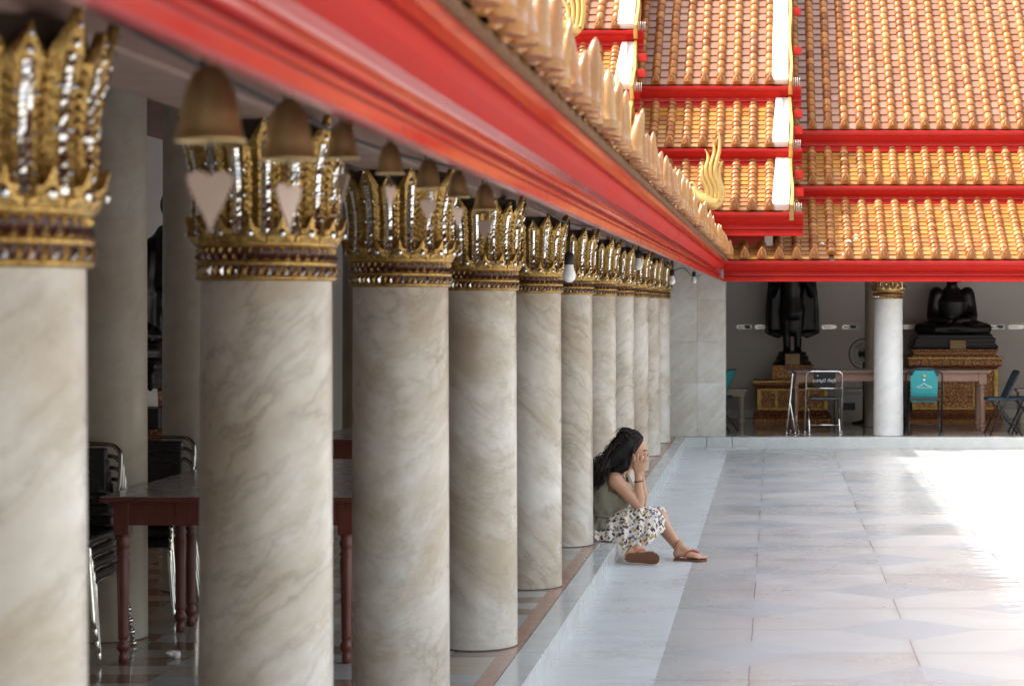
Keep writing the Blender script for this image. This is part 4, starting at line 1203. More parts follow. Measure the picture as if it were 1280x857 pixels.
def standing(label, loc, rz):
    mb = MB()
    z0 = 0.
    mb.lathe([(.27,0),(.27,.04),(.21,.06),(.24,.10),(.19,.14),(.20,.18)], seg=28)
    for s in (-1, 1):
        mb.capsule([(s*.075,.0,.20),(s*.078,.0,.42),(s*.088,.0,.75)], [.052,.058,.085], 14)
        mb.capsule([(s*.08,.03,.20),(s*.095,-.10,.19)], [.05,.038], 12)
    mb.capsule([(0,0,.70),(0,.0,.95),(0,0,1.25),(0,0,1.42)], [.16,.135,.17,.10], 20, flat=(.72,1), up=(0,1,0))
    mb.capsule([(0,.01,.48),(0,.01,.62),(0,.0,.9)], [.135,.145,.15], 20, flat=(.62,1), up=(0,1,0))
    for s in (-1, 1):
        mb.capsule([(s*.17,0,1.40),(s*.25,.0,1.18),(s*.27,-.02,.98)], [.075,.06,.05], 12)
        mb.capsule([(s*.27,-.02,.98),(s*.20,-.14,1.12),(s*.17,-.20,1.22)], [.05,.04,.03], 12)
    # spread robe
    mb.add([(x, y, z) for y in (.035, .085) for x, z in ((-.12,.46),(.12,.46),(.32,.47),(.30,1.2),(.16,1.42),(-.16,1.42),(-.30,1.2),(-.32,.47))], [tuple(range(8)), tuple(range(15,7,-1))] + [(i, 8+i, 8+(i+1) % 8, (i+1) % 8) for i in range(8)])
    for s in (-1, 1):
        P = [(.04,.44),(.20,.36),(.345,.42),(.372,.44),(.355,.7),(.33,1.0),(.30,1.2),(.25,1.36),(.10,1.40)]
        vs = [(s*x, .05 + .02*math.sin(z*9) + .06*(x/.37), z) for x, z in P] + [(s*x, .085 + .06*(x/.37), z) for x, z in P]
        n = len(P)
        mb.add(vs, [tuple(range(n)), tuple(range(2*n-1, n-1, -1))] + [(i, n+i, n+(i+1) % n, (i+1) % n) for i in range(n)])
        mb.capsule([(s*.365,.10,.45),(s*.35,.11,.8),(s*.29,.08,1.25)], [.022,.025,.04], 10)
    mb.capsule([(0,0,1.40),(0,-.01,1.52)], [.065,.06], 12)
    mb.blob((0,-.02,1.63), (.095,.11,.135)); mb.blob((0,0,1.78), (.05,.055,.06)); mb.capsule([(0,0,1.82),(0,0,1.90)], [.03,.008], 8)
    for s in (-1, 1): mb.capsule([(s*.098,.01,1.66),(s*.10,.005,1.56)], [.02,.014], 8)
    mb.capsule([(0,-.125,1.64),(0,-.14,1.60)], [.012,.02], 8)
    o = link('buddha_statue', remeshed(mb, .016, 3), None, loc); o.rotation_euler = (0,0,rz); o.data.materials.clear(); o.data.materials.append(M['statue'])
    return tag(o, label, 'statue', 'dark bronze Buddha statues on pedestals')
def seated(label, loc, rz):
    mb = MB()
    for z0, z1, w in ((0,.06,.60),(.06,.12,.555),(.12,.16,.57),(.16,.215,.52)): mb.sqmould([(.0,z0),(.012,(z0+z1)/2),(-.005,z1+.002)], 0, 0, w, .36)
    for s in (-1, 1):
        mb.capsule([(s*.12,.08,.31),(s*.33,-.06,.30),(s*.47,-.12,.285)], [.12,.10,.075], 16)
        mb.capsule([(s*.47,-.12,.285),(s*.25,-.25,.275),(-s*.10,-.25,.30)], [.075,.065,.05], 14)
        mb.capsule([(s*.215,.06,.765),(s*.262,.05,.58),(s*.29,.0,.45)], [.105,.088,.07], 14)
        mb.capsule([(s*.29,.0,.45),(s*.20,-.14,.40),(s*.05,-.20,.39)], [.068,.055,.045], 12)
    mb.capsule([(0,.08,.30),(0,.08,.46),(0,.06,.66),(0,.06,.80)], [.22,.20,.235,.13], 22, flat=(.72,1), up=(0,1,0))
    mb.capsule([(0,.06,.80),(0,.04,.93)], [.085,.07], 14)
    mb.blob((0,.02,1.04), (.11,.125,.155)); mb.blob((0,.05,1.21), (.06,.065,.07)); mb.capsule([(0,.05,1.26),(0,.05,1.36)], [.035,.008], 8)
    for s in (-1, 1): mb.capsule([(s*.115,.05,1.08),(s*.118,.045,.93)], [.024,.016], 8)
    mb.capsule([(0,-.10,1.05),(0,-.12,1.0)], [.014,.022], 8)
    o = link('buddha_statue', remeshed(mb, .016, 3), None, loc); o.rotation_euler = (0,0,rz); o.data.materials.clear(); o.data.materials.append(M['statue'])
    return tag(o, label, 'statue', 'dark bronze Buddha statues on pedestals')
pedestal('gilded red pedestal with a small upper block, under the standing statue of the far wall', (.25, 27.95, 0), 0, 1.10, .75, 0)
pedestal('broad gilded red pedestal with heavy cornice, under the seated statue of the far wall', (2.49, 28.0, 0), 0, 1.31, .95, 1)
standing('black standing Buddha with spread robe on the far wall, head hidden by the red eave', (.25, 28.0, .781), 0)
seated('black seated Buddha on a broad gilded pedestal by the right side of the far wall', (2.49, 28.05, 1.001), 0)
def plaque(label, x, y, z, w, h):
    m = MB(); m.box(-w/2, w/2, -.008, .008, 0, h, 0, .002); m.box(-w/2+.008, w/2-.008, -.0105, -.0082, .008, h-.008, 1)
    o = m.build('plaque', [M['wood'], M['plaque']], None, (x, y, z)); o.rotation_euler = (-.18, 0, 0)
    tag(o, label, 'plaque')
plaque('small wooden plaque leaning at the feet of the standing Buddha', .25, 27.70, .783, .21, .16)
plaque('wooden plaque leaning on the broad pedestal before the seated Buddha', 2.53, 27.60, 1.003, .225, .13)
pedestal('gilded pedestal against the left wall, seen right of the plain inner column', (-4.72, 15.95, 0), PI/2, 1.05, .75, 0)
pedestal('gilded pedestal against the left wall, mostly hidden by the plain inner column', (-4.74, 14.75, 0), PI/2, 1.10, .80, 1)
standing('black standing Buddha by the left wall, its outline showing beside the dark column', (-4.8, 15.95, .781), PI/2)
seated('black seated Buddha by the left wall, only its edge showing past the inner column', (-4.78, 14.80, 1.001), PI/2)
c = MB(); c.box(-.045, .045, -.004, .004, 0, .13, 0, .001); o = c.build('sign_card', M['paper'], None, (-4.41, 14.2, .9)); 
o.rotation_euler = (-.2, .1, .9); tag(o, 'small white card leaning on the dark ledge of a gilded pedestal by the left wall', 'card')
led = thing('offering_stand', 'gilded stand with a dark tray carrying a white card by the left wall', 'stand', (-4.47, 14.12, 0))
MB().sqmould([(.03,.001),(.03,.08),(.0,.10),(.0,.62),(.03,.66),(.03,.75)], 0, 0, .17, .11).build('stand_body', M['ornament'], led)
MB().box(-.16, .16, -.10, .14, .751, .895, 0, .008).build('tray', M['dark_metal'], led)

# name plates on the far wall
M['plate'] = simple('white_enamel_plate', (.88, .87, .85), .22, .35, .04, 20)
for px, half in ((930, 1), (953, 0), (1036, 0), (1062, 1), (1135, 0), (1224, 1), (1246, 1), (1270, 0)):
    x = (px - 968)/87.6; 
    p = thing('name_plate', {930:'first small white name plate from the corner pier on the far wall',953:'small white name plate left of the standing Buddha robe',1036:'small white name plate right of the standing Buddha robe',1062:'small half dark name plate above the electric fan',
        1135:'small white name plate between the white column and the seated Buddha',1224:'small name plate right behind the seated Buddha arm',1246:'small half dark name plate right of the seated Buddha',1270:'rightmost small white name plate above the teal chairs'}[px], 'name plate', (x, 28.594, 1.30), 0, 'small name plates along the far wall')
    m = MB(); m.prism([(-.11,0),(-.095,-.03),(.095,-.03),(.11,0),(.095,.03),(-.095,.03)], -.010, 0)
    m.build('plate', M['plate'], p)
    k = MB()
    if half: k.prism([(.02,-.024),(.085,-.024),(.098,0),(.085,.024),(.0,.024)], -.0125, -.0103)
    for q in range(5): k.box(-.075 + q*.022, -.062 + q*.022, -.0125, -.0103, -.012, .013 - .004*(q % 3))
    k.build('plate_marks', M['dark_metal'] if half else M['grey_paint'], p)

# electric fan
t = thing('electric_fan', 'dark electric pedestal fan half hidden by the far columns', 'fan', (1.22, 27.3, 0), .15)
m = MB(); m.lathe([(.17,0),(.17,.02),(.05,.04),(.018,.06),(.018,.82),(.024,.84)], seg=20); m.build('stand', M['dark_metal'], t)
g = MB()
for r, y in ((.21,0),(.21,-.045),(.20,.02),(.15,-.07),(.09,-.083),(.045,-.087)):
    g.tube([(r*math.cos(a), y, .945 + r*math.sin(a)) for a in [2*PI*k/32 for k in range(33)]], .0045 if r > .2 else .0022, 6)
for k in range(28):
    a = 2*PI*k/28; g.tube([(.04*math.cos(a), -.087, .945+.04*math.sin(a)), (.15*math.cos(a), -.07, .945+.15*math.sin(a)), (.21*math.cos(a), -.03, .945+.21*math.sin(a))], .0014, 5)
g.build('grille', M['dark_metal'], t)
m = MB(); m.capsule([(0,.12,.945),(0,.03,.945)], [.06,.06], 14); m.build('motor', M['dark_metal'], t)
for k in range(3):
    a0 = 2*PI*k/3; bl_ = MB(); vs = []
    for i in range(7):
        r = .03 + .15*i/6; 
        for da, y in ((-.35, -.02), (.35 + .1*i/6, .012)): vs.append((r*math.cos(a0+da), y - .015, .945 + r*math.sin(a0+da)))
    n = len(vs); vs += [(x, y + .003, z) for x, y, z in vs]
    bl_.add(vs, [(2*i,2*i+1,2*i+3,2*i+2) for i in range(6)] + [(n+2*i+2,n+2*i+3,n+2*i+1,n+2*i) for i in range(6)]); bl_.build('blade', M['grey_paint'], t)

# crumpled paper on the floor
bm = bmesh.new(); bmesh.ops.create_icosphere(bm, subdivisions=3, radius=.026)
rr = random.Random(3)
from mathutils import noise as mnoise
for v in bm.verts:
    v.co *= 1 + .55*mnoise.noise(v.co*55) + .3*mnoise.noise(v.co*140); v.co.z *= .62; v.co.x *= 1.25
me = bpy.data.meshes.new('crumpled_paper'); bm.to_mesh(me); bm.free(); me.materials.append(M['paper'])
tag(link('crumpled_paper', me, None, (-2.76, 9.22, .016)), 'crumpled white tissue lying on the shiny gallery floor', 'litter')
# ------------------------------------------------------------------ the seated woman
def skin_mat():
    t = NT('skin')
    v = t.coord(); n = t.noise(v, 14, 5, .6)
    c = t.mix(t.maprange(n, .3, .7), (.50, .265, .165), (.57, .32, .21))
    c = t.mix(t.math('MULTIPLY', t.maprange(t.noise(v, 5, 2), .5, .7), .25), c, (.52, .23, .15))
    t.b.inputs['Subsurface Weight'].default_value = .08; t.b.inputs['Subsurface Scale'].default_value = .01
    return t.out(c, .45, 0, .4)
M['skin'] = skin_mat()
def hair_mat():
    t = NT('dark_hair'); t.b.inputs['Specular IOR Level'].default_value = .2
    c = t.mix(t.math('POWER', t.island(), 2.), (.006, .0045, .0045), (.045, .025, .017))
    return t.out(c, .55, 0, .22)
M['hair'] = hair_mat()
def cloth_olive():
    t = NT('olive_cotton')
    v = t.coord(); n = t.noise(v, 22, 5, .6)
    c = t.mix(n, (.19, .172, .125), (.26, .238, .178))
    t.bump(t.math('ADD', t.noise(v, 28, 3), t.math('MULTIPLY', t.noise(v, 300, 2), .2)), .5, .006)
    return t.out(c, .85)
M['olive'] = cloth_olive()
def cloth_skirt():
    t = NT('leaf_print_cotton')
    v = t.coord(scale=(1, 1, 1))
    wv = t.vmath('ADD', v, t.vmath('MULTIPLY', t.noise(v, 9, 2, out=1), (.02, .02, .02)))
    res = (.74, .66, .605)
    c = res
    cols = [[(0,(.055,.03,.04)),(.32,(.10,.055,.06)),(.34,(.33,.20,.045)),(.62,(.40,.27,.07)),(.64,(.17,.18,.22)),(1,(.23,.24,.28))],
            [(0,(.20,.20,.25)),(.4,(.15,.16,.21)),(.42,(.075,.04,.05)),(.75,(.05,.025,.035)),(.77,(.36,.22,.05)),(1,(.42,.30,.09))]]
    for i, (rot, sc) in enumerate((((.3, .9, .5), (27, 27, 50)), ((1.0, -.7, .4), (28, 28, 54)))):
        m0 = t.node('ShaderNodeMapping'); t.put(m0.inputs[0], wv); m0.inputs['Rotation'].default_value = rot
        m = t.node('ShaderNodeMapping'); t.put(m.inputs[0], m0.outputs[0]); m.inputs['Scale'].default_value = sc
        m.inputs['Location'].default_value = (i*3.3, i*1.7, 0)
        vo = t.node('ShaderNodeTexVoronoi', feature='F1'); t.put(vo.inputs['Vector'], m.outputs[0]); vo.inputs['Scale'].default_value = 1; vo.inputs['Randomness'].default_value = .75
        f = t.math('LESS_THAN', vo.outputs['Distance'], .42)
        r = t.sep(vo.outputs['Color'])[0]
        f = t.math('MULTIPLY', f, t.math('GREATER_THAN', t.sep(vo.outputs['Color'])[1], .30))
        c = t.mix(f, c, t.ramp(r, cols[i]))
    t.bump(t.noise(v, 250, 2), .2, .003)
    return t.out(c, .8)
M['skirt'] = cloth_skirt()
M['sole'] = simple('brown_leather', (.17, .065, .030), .55, 0, .2, 20)
M['strap'] = simple('orange_red_leather', (.42, .085, .035), .45, 0, .15, 20)
M['lash'] = simple('dark_brow', (.02, .013, .011), .6, 0, .1, 30)
M['lips'] = simple('lips', (.42, .14, .11), .4, 0, .1, 30)

per = thing('person', 'woman in olive top and leaf print skirt sitting on the step, face in hands', 'person', (-1.0, 13.9, COURT))
OFF = Vector((-1.0, 13.9, COURT))
def plink(name, me, parent, mats):
    me.transform(Matrix.Translation(-OFF)) if parent is per else None
    me.materials.clear()
    for m in (mats if isinstance(mats, (list, tuple)) else [mats]): me.materials.append(m)
    return link(name, me, parent)

B = MB()
Vv = Vector
# torso (bent forward), neck
B.capsule([(-1.155,13.95,.10),(-1.170,13.95,.20),(-1.155,13.95,.30),(-1.115,13.95,.385),(-1.085,13.95,.435)], [.118,.100,.110,.120,.085], 22, flat=(.78,1.08), up=(1,0,0))
B.capsule([(-1.10,13.82,.415),(-1.085,13.95,.435),(-1.10,14.08,.415)], [.052,.07,.052], 14)
B.capsule([(-1.085,13.95,.42),(-1.045,13.95,.49),(-1.015,13.95,.545)], [.062,.052,.05], 14)
# bust
for y in (13.885, 14.015): B.blob((-1.045, y, .345), (.058,.058,.06))
# hips and legs
HR, KR, AR = Vv((-1.13,13.875,.080)), Vv((-.862,13.80,.165)), Vv((-.935,13.605,-.062))
HL, KL, AL = Vv((-1.13,14.025,.080)), Vv((-.800,14.02,.135)), Vv((-.632,13.775,-.082))
for H, K, A_ in ((HR,KR,AR),(HL,KL,AL)):
    B.capsule([H, H.lerp(K,.4), H.lerp(K,.8), K], [.078,.080,.066,.056], 18)
    side = Vv((-.02,.012,.0))
    B.capsule([K, K.lerp(A_,.28)+side, K.lerp(A_,.6)+side*.5, A_], [.054,.053,.042,.031], 16)
# left foot flat on the ground, pointing right
def foot(heel, toe, up, wid, mb):
    f = (toe - heel).normalized(); s = f.cross(up).normalized()*wid
    L = (toe - heel).length
    P = lambda a, b, c: heel + f*(a*L) + s*b + up*c
    mb.capsule([P(.10,0,.032), P(.30,-.05,.036), P(.55,0,.028), P(.74,.0,.020)], [.033,.033,.035,.030], 14, flat=(.75,1.05), up=up)
    mb.capsule([P(.08,0,.03), P(.14,0,.06), P(.16,0,.10)], [.031,.031,.03], 12)
    mb.capsule([P(.22,0,.08), P(.42,0,.05), P(.62,.1,.026)], [.026,.028,.022], 12)
    for k, (b, ln, r) in enumerate(((-.95,.965,.0125),(-.42,.98,.0092),(.02,.95,.0088),(.44,.91,.0082),(.85,.85,.0078))):
        mb.capsule([P(.70,b*.82,.017), P(.82*ln,b,.019), P(ln,b*1.0,.0115)], [r*1.1,r*1.02,r], 10)
    return P
UPL = Vv((0,0,1)); heelL = Vv((-.685,13.79,-.122)); toeL = Vv((-.475,13.715,-.122))
PL = foot(heelL, toeL, UPL, .040, B)
# right foot tipped on its outer edge, sole turned to the viewer
heelR = Vv((-1.00,13.545,-.085)); toeR = Vv((-.785,13.525,-.083)); UPR = Vv((-.05,.93,.35)).normalized()
PR = foot(heelR, toeR, UPR, .040, B)
# arms
SR, ER, WR = Vv((-1.092,13.79,.408)), Vv((-.932,13.775,.235)), Vv((-.938,13.815,.448))
SL, EL_, WL = Vv((-1.085,14.11,.408)), Vv((-.930,14.09,.235)), Vv((-.938,14.055,.446))
for S, E_, W_ in ((SR,ER,WR),(SL,EL_,WL)):
    B.capsule([S, S.lerp(E_,.35), S.lerp(E_,.75), E_], [.052,.046,.038,.034], 16)
    B.capsule([E_, E_.lerp(W_,.25)+Vv((.006,0,0)), E_.lerp(W_,.65), W_], [.034,.037,.029,.0225], 16, flat=(1,.9))
# head, turned down a little into the hands
HC = Vv((-.985,13.95,.602)); tiltm = Matrix.Rotation(R(20), 3, 'Y')
def H_(x, y, z): return HC + tiltm @ Vv((x, y, z))
B.blob(H_(-.012,0,.028), (.094,.074,.088), rot=tiltm)
B.blob(H_(.030,0,-.030), (.060,.058,.078), rot=tiltm)
B.capsule([H_(.02,0,-.085), H_(.062,0,-.092)], [.036,.022], 12)              # jaw, chin
B.capsule([H_(.076,-.026,.034), H_(.080,0,.036), H_(.076,.026,.034)], [.014,.016,.014], 10)   # brow
B.capsule([H_(.084,0,.022), H_(.098,0,-.004), H_(.108,0,-.022)], [.008,.010,.0125], 10)       # nose
for s in (-1, 1):
    B.blob(H_(.098, s*.010,-.024), .0085)
    B.blob(H_(.064, s*.036,-.018), (.026,.022,.022), rot=tiltm)              # cheek
    B.blob(H_(-.010, s*.072,-.012), (.018,.008,.028), rot=tiltm)             # ear
    B.blob(H_(.071, s*.028, .010), (.012,.014,.010), rot=tiltm)              # eyelid
B.capsule([H_(.086,-.014,-.052), H_(.091,0,-.051), H_(.086,.014,-.052)], [.007,.0085,.007], 10)
B.capsule([H_(.083,-.012,-.064), H_(.088,0,-.064), H_(.083,.012,-.064)], [.007,.0085,.007], 10)
# hands pressed to the cheeks, fingers up
def hand(Wp, s, dx, mb):
    """s = -1 right hand (near), +1 left hand"""
    y0 = Wp.y
    up = Vv((.05, 0, 1)).normalized(); ac = Vv((1, 0, -.05)).normalized(); inn = Vv((0, -s, 0))
    base = Wp + up*.012
    P = lambda a, b, c: base + ac*(a) + up*b + inn*c
    mb.capsule([Wp - up*.01, P(0,.03,.0), P(.002,.052,.0)], [.022,.027,.026], 14, flat=(.55,1.25), up=inn)
    mb.capsule([P(-.022,.035,0), P(-.026,.068,.002)], [.013,.011], 10); mb.capsule([P(.024,.035,0), P(.030,.070,.002)], [.013,.011], 10)
    mb.capsule([P(-.008,.03,0), P(-.009,.070,.001)], [.014,.0115], 10); mb.capsule([P(.01,.03,0), P(.011,.072,.001)], [.014,.0115], 10)
    for a, da, L, bend in ((-.027,-.016,.060,.030),(-.009,-.004,.074,.026),(.011,.008,.070,.020),(.031,.018,.056,.012)):
        mb.capsule([P(a,.070,.002), P(a+da*.4,.070+L*.42,-.005), P(a+da*.75,.070+L*.75,.003), P(a+da,.070+L*.98,.003+bend*.45)], [.0095,.0088,.0078,.0064], 10)
    mb.capsule([P(-.022,.018,.006), P(-.040,.045,.014), P(-.046,.070,.020), P(-.046,.088,.024)], [.014,.0115,.0095,.0075], 10)
hand(WR, -1, 0, B); hand(WL, 1, 0, B)
body = plink('body', remeshed(B, .0052, 3, .5), per, M['skin'])
B.v, B.f = [], []
# brow, closed lashes, lips
for s in (-1, 1):
    m = MB(); m.tube(smooth_path([H_(.070,s*.050,.036), H_(.083,s*.036,.043), H_(.092,s*.014,.038)], 4), [.0022]*8+[.003], 6)
    plink('eyebrow', mesh_of(m, 'eyebrow', M['lash']), per, M['lash'])
    m = MB(); m.tube(smooth_path([H_(.068,s*.046,.010), H_(.082,s*.034,.006), H_(.087,s*.016,.009)], 4), .0026, 6)
    plink('eyelash', mesh_of(m, 'eyelash', M['lash']), per, M['lash'])
m = MB(); m.capsule([H_(.090,-.015,-.057), H_(.097,0,-.056), H_(.090,.015,-.057)], [.0035,.005,.0035], 8)
plink('lips', mesh_of(m, 'lips', M['lips']), per, M['lips'])
# bracelet
m = MB(); bc = ER.lerp(WR, .80)
m.tube([bc + Vv((.0305*math.cos(a), .0285*math.sin(a), .004*math.cos(a))) for a in [2*PI*k/24 for k in range(25)]], .0033, 8)
plink('bracelet', mesh_of(m, 'bracelet', M['rubber']), per, M['rubber'])

# sleeveless olive top
def loft(rings, mb, close=True, mat=0, smooth=True):
    n = len(rings[0]); vs = [p for r in rings for p in r]
    fs = [(i*n+k, i*n+(k+1) % n, (i+1)*n+(k+1) % n, (i+1)*n+k) for i in range(len(rings)-1) for k in range(n if close else n-1)]
    mb.add(vs, fs, mat, smooth)
tp = MB(); rings = []
N = 72
SP = [(-1.125,.075,.205,.235,.0),(-1.140,.100,.182,.205,.0),(-1.152,.115,.150,.172,.0),(-1.160,.150,.120,.148,.0),(-1.164,.165,.112,.140,.0),(-1.166,.185,.118,.146,.0),(-1.168,.215,.126,.150,.0),(-1.160,.255,.134,.154,.1),(-1.146,.30,.140,.158,.15),(-1.130,.335,.140,.158,.2),(-1.116,.365,.132,.150,.25),(-1.104,.393,.118,.136,.3),(-1.095,.420,.098,.120,.3),(-1.088,.445,.078,.098,.3),(-1.080,.468,.064,.078,.3)]
for i, (x, z, rx, ry, tl) in enumerate(SP):
    rg = []
    for k in range(N):
        a = 2*PI*k/N
        fold = (.0055*math.sin(a*9 + z*40) + .004*math.sin(a*17 - z*65) + .003*math.sin(a*5 + z*90)) * (1.0 if z < .33 else .35)
        if z < .15: fold *= 1.9
        ca, sa = math.cos(a), math.sin(a)
        e = .85
        px = (rx + fold)*math.copysign(abs(ca)**e, ca); py = (ry + fold)*math.copysign(abs(sa)**e, sa)
        if ca > 0 and .26 < z < .40: px += .020*math.exp(-((abs(sa) - .42)/.3)**2)*math.exp(-((z-.335)/.05)**2)
        rg.append((x + px, 13.95 + py, z + (-.30*px if z > .2 else -.1*px) + .004*math.sin(a*7)*(1 if i == 0 else 0)))
    rings.append(rg)
vs = [p for r in rings for p in r]; fs = []
for i in range(len(rings)-1):
    for k in range(N):
        f = (i*N+k, i*N+(k+1) % N, (i+1)*N+(k+1) % N, (i+1)*N+k)
        c = sum((Vv(vs[q]) for q in f), Vv())/4
        arm = False
        for S in (SR, SL):                               # arm holes
            q = (c - (S + Vv((.012, 0, -.012))))
            if math.sqrt((q.x/.062)**2 + (q.z/.085)**2) < 1 and abs(c.y - 13.95) > .06: arm = True
        if not arm: fs.append(f)
tp.add(vs, fs, 0, True)
for S, s in ((SR, -1), (SL, 1)):                         # shoulder straps
    tp.tube(smooth_path([(-1.15,13.95+s*.105,.405),(-1.135,13.95+s*.098,.450),(-1.10,13.95+s*.095,.476),(-1.06,13.95+s*.098,.455),(-1.03,13.95+s*.10,.40)], 5), .019, 8, 0, True, (.35,1.1))
me = mesh_of(tp, 'blouse', M['olive'])
o = plink('blouse', me, per, M['olive'])
sd = o.modifiers.new('thick', 'SOLIDIFY'); sd.thickness = .004; sd.offset = 0
bt = MB()
bt.tube(smooth_path([(-1.164+.135*math.cos(a), 13.95+.158*math.sin(a), .166 - .012*math.cos(a)) for a in [2*PI*k/28 for k in range(29)]], 2), .0085, 8, 0, True, (1,.45))
bt.tube(smooth_path([(-1.05,13.85,.155),(-1.03,13.835,.135),(-1.02,13.83,.10),(-1.015,13.83,.075)], 5), .008, 8, 0, True, (.5,1))
bt.tube(smooth_path([(-1.05,13.85,.158),(-1.025,13.84,.175),(-1.01,13.845,.16),(-1.04,13.85,.152)], 5), .007, 8, 0, True, (.5,1))
plink('waist_tie', mesh_of(bt, 'waist_tie', M['olive']), per, M['olive'])

# leaf print skirt draped over both knees and down the step
sk = MB(); st_ = []
#        x     far bottom(y,z)   far top(y,z)     dip(y,z)        near top(y,z)   near side(y,z)   near bottom(y,z)
ST = [(-1.235,(14.17,.012),(14.10,.125),(13.95,.125),(13.82,.105),(13.755,.060),(13.725,.008)),
      (-1.170,(14.18,.012),(14.10,.15),(13.95,.15),(13.81,.130),(13.735,.075),(13.700,.008)),
      (-1.110,(14.18,.012),(14.10,.185),(13.95,.17),(13.795,.170),(13.710,.095),(13.665,.006)),
      (-1.060,(14.17,.010),(14.10,.203),(13.95,.180),(13.78,.212),(13.690,.095),(13.640,-.040)),
      (-1.010,(14.16,-.01),(14.10,.202),(13.95,.165),(13.775,.222),(13.670,.080),(13.600,-.118)),
      (-.960,(14.15,-.03),(14.09,.202),(13.94,.155),(13.775,.228),(13.665,.080),(13.595,-.070)),
      (-.910,(14.14,-.02),(14.09,.203),(13.93,.150),(13.775,.232),(13.665,.095),(13.600,-.035)),
      (-.865,(14.13,.02),(14.08,.203),(13.92,.150),(13.775,.232),(13.670,.110),(13.625,-.010)),
      (-.820,(14.12,.04),(14.08,.205),(13.92,.145),(13.790,.222),(13.695,.120),(13.660,.018)),
      (-.785,(14.11,.05),(14.07,.200),(13.93,.130),(13.815,.190),(13.735,.115),(13.700,.050)),
      (-.755,(14.10,.055),(14.07,.170),(13.95,.105),(13.85,.140),(13.790,.095),(13.760,.060))]
fine = []
for j in range(len(ST)-1):
    for q in range(4):
        t = q/4; a, b = ST[j], ST[j+1]
        fine.append((a[0]+(b[0]-a[0])*t, *[tuple(a[i][m]+(b[i][m]-a[i][m])*t for m in (0,1)) for i in range(1,7)]))
fine.append(ST[-1])
rings = []
for s in fine:
    pts = smooth_path([(s[0], y, z) for y, z in s[1:]], 9)
    rg = []
    for k, p in enumerate(pts):
        q = k/(len(pts)-1); am = (.004 + .016*max(0, (q - .5))*1.4)*(.45 if s[0] > -.86 else 1.)
        x = s[0]
        w = math.sin(x*62 + q*3.5) + .6*math.sin(x*118 - q*5 + 1) + .4*math.sin(x*31 + q*9)
        dy = -am*w*.9; dz = am*w*.35*(1 if p[2] > .0 else .4)
        rg.append((p[0] + .006*math.sin(q*26 + x*20)*(1 if x > -.80 else .3) + (.012*w*(q-.5)*.5 if q > .6 else 0), p[1] + dy, max(p[2] + dz, .005 if x < -1.085 else -.13)))
    rings.append(rg)
loft(rings, sk, close=False)
o = plink('skirt', mesh_of(sk, 'skirt', M['skirt']), per, M['skirt'])
sd = o.modifiers.new('thick', 'SOLIDIFY'); sd.thickness = .004; sd.offset = 0
ss = o.modifiers.new('sub', 'SUBSURF'); ss.levels = 1; ss.render_levels = 1

# sandals
def sandal(P, up, name='sandal'):
    mb = MB(); top, bot = [], []
    out = [(-.02,0),(.0,.62),(.12,.86),(.32,.80),(.52,.92),(.70,1.12),(.86,1.10),(.98,.75),(1.045,.1),(1.03,-.55),(.94,-1.05),(.75,-1.15),(.55,-1.0),(.32,-.85),(.12,-.82),(.0,-.6)]
    for a, b in out: top.append(P(a, b, .001)); bot.append(P(a, b, -.0135))
    n = len(out)
    mb.add(top + bot, [tuple(range(n)), tuple(range(2*n-1, n-1, -1))] + [(i, n+i, n+(i+1) % n, (i+1) % n) for i in range(n)])
    o = plink(name, mesh_of(mb, name, M['sole']), per, M['sole'])
    s = MB()
    for sgn in (-1, 1):
        s.tube(smooth_path([P(.36, sgn*.95, .004), P(.42, sgn*.95, .034), P(.55, sgn*.55, .060), P(.70, -.30+sgn*.10, .050), P(.80, -.62, .020), P(.82, -.66, .004)], 5), .0085, 8, 0, True, (.45,1.0), up)
    me = mesh_of(s, 'strap', M['strap']); me.transform(Matrix.Translation(-OFF)); link('strap', me, o)
    return o
sandal(PL, UPL); sandal(PR, UPR)
# loose flap of the near strap standing up beside the left foot
# ---- hair
hv = MB()
hv.blob(H_(-.034,0,.040), (.098,.088,.099), rot=tiltm)
hv.capsule([H_(-.05,-.035,.03), Vv((-1.10,13.885,.575)), Vv((-1.175,13.875,.51)), Vv((-1.235,13.87,.455))], [.080,.068,.055,.035], 16)
hv.capsule([H_(-.05,.035,.03), Vv((-1.10,13.99,.575)), Vv((-1.175,13.98,.51)), Vv((-1.235,13.97,.455))], [.080,.068,.055,.035], 16)
hv.capsule([H_(-.012,-.066,.02), H_(-.024,-.078,-.045), Vv((-1.035,13.85,.50)), Vv((-1.10,13.84,.475))], [.034,.036,.038,.028], 14)
hv.capsule([H_(-.012,.066,.02), H_(-.024,.078,-.045), Vv((-1.035,14.05,.50))], [.034,.036,.030], 14)
hm = remeshed(hv, .009, 3)
ho = plink('hair', hm, per, M['hair'])
rr = random.Random(21)
lk = MB()
def strand(root, path_pts, r, wav, lk):
    p = smooth_path([root] + path_pts, 6); n = len(p)
    ph = rr.uniform(0, 6.3); fr = rr.uniform(22, 42); a1 = Vv((rr.uniform(-1,1), rr.uniform(-1,1), rr.uniform(-1,1))).normalized()
    L = 0; q = []
    for i in range(n):
        if i: L += (p[i]-p[i-1]).length
        t = i/(n-1)
        q.append(p[i] + a1*(wav*math.sin(L*fr + ph)*t**.6) + Vv((0,0,wav*.7*math.cos(L*fr*1.1 + ph)*t)))
    lk.tube(q, [r*(1 - .75*(i/(n-1))**3) for i in range(n)], 5, 0, True)
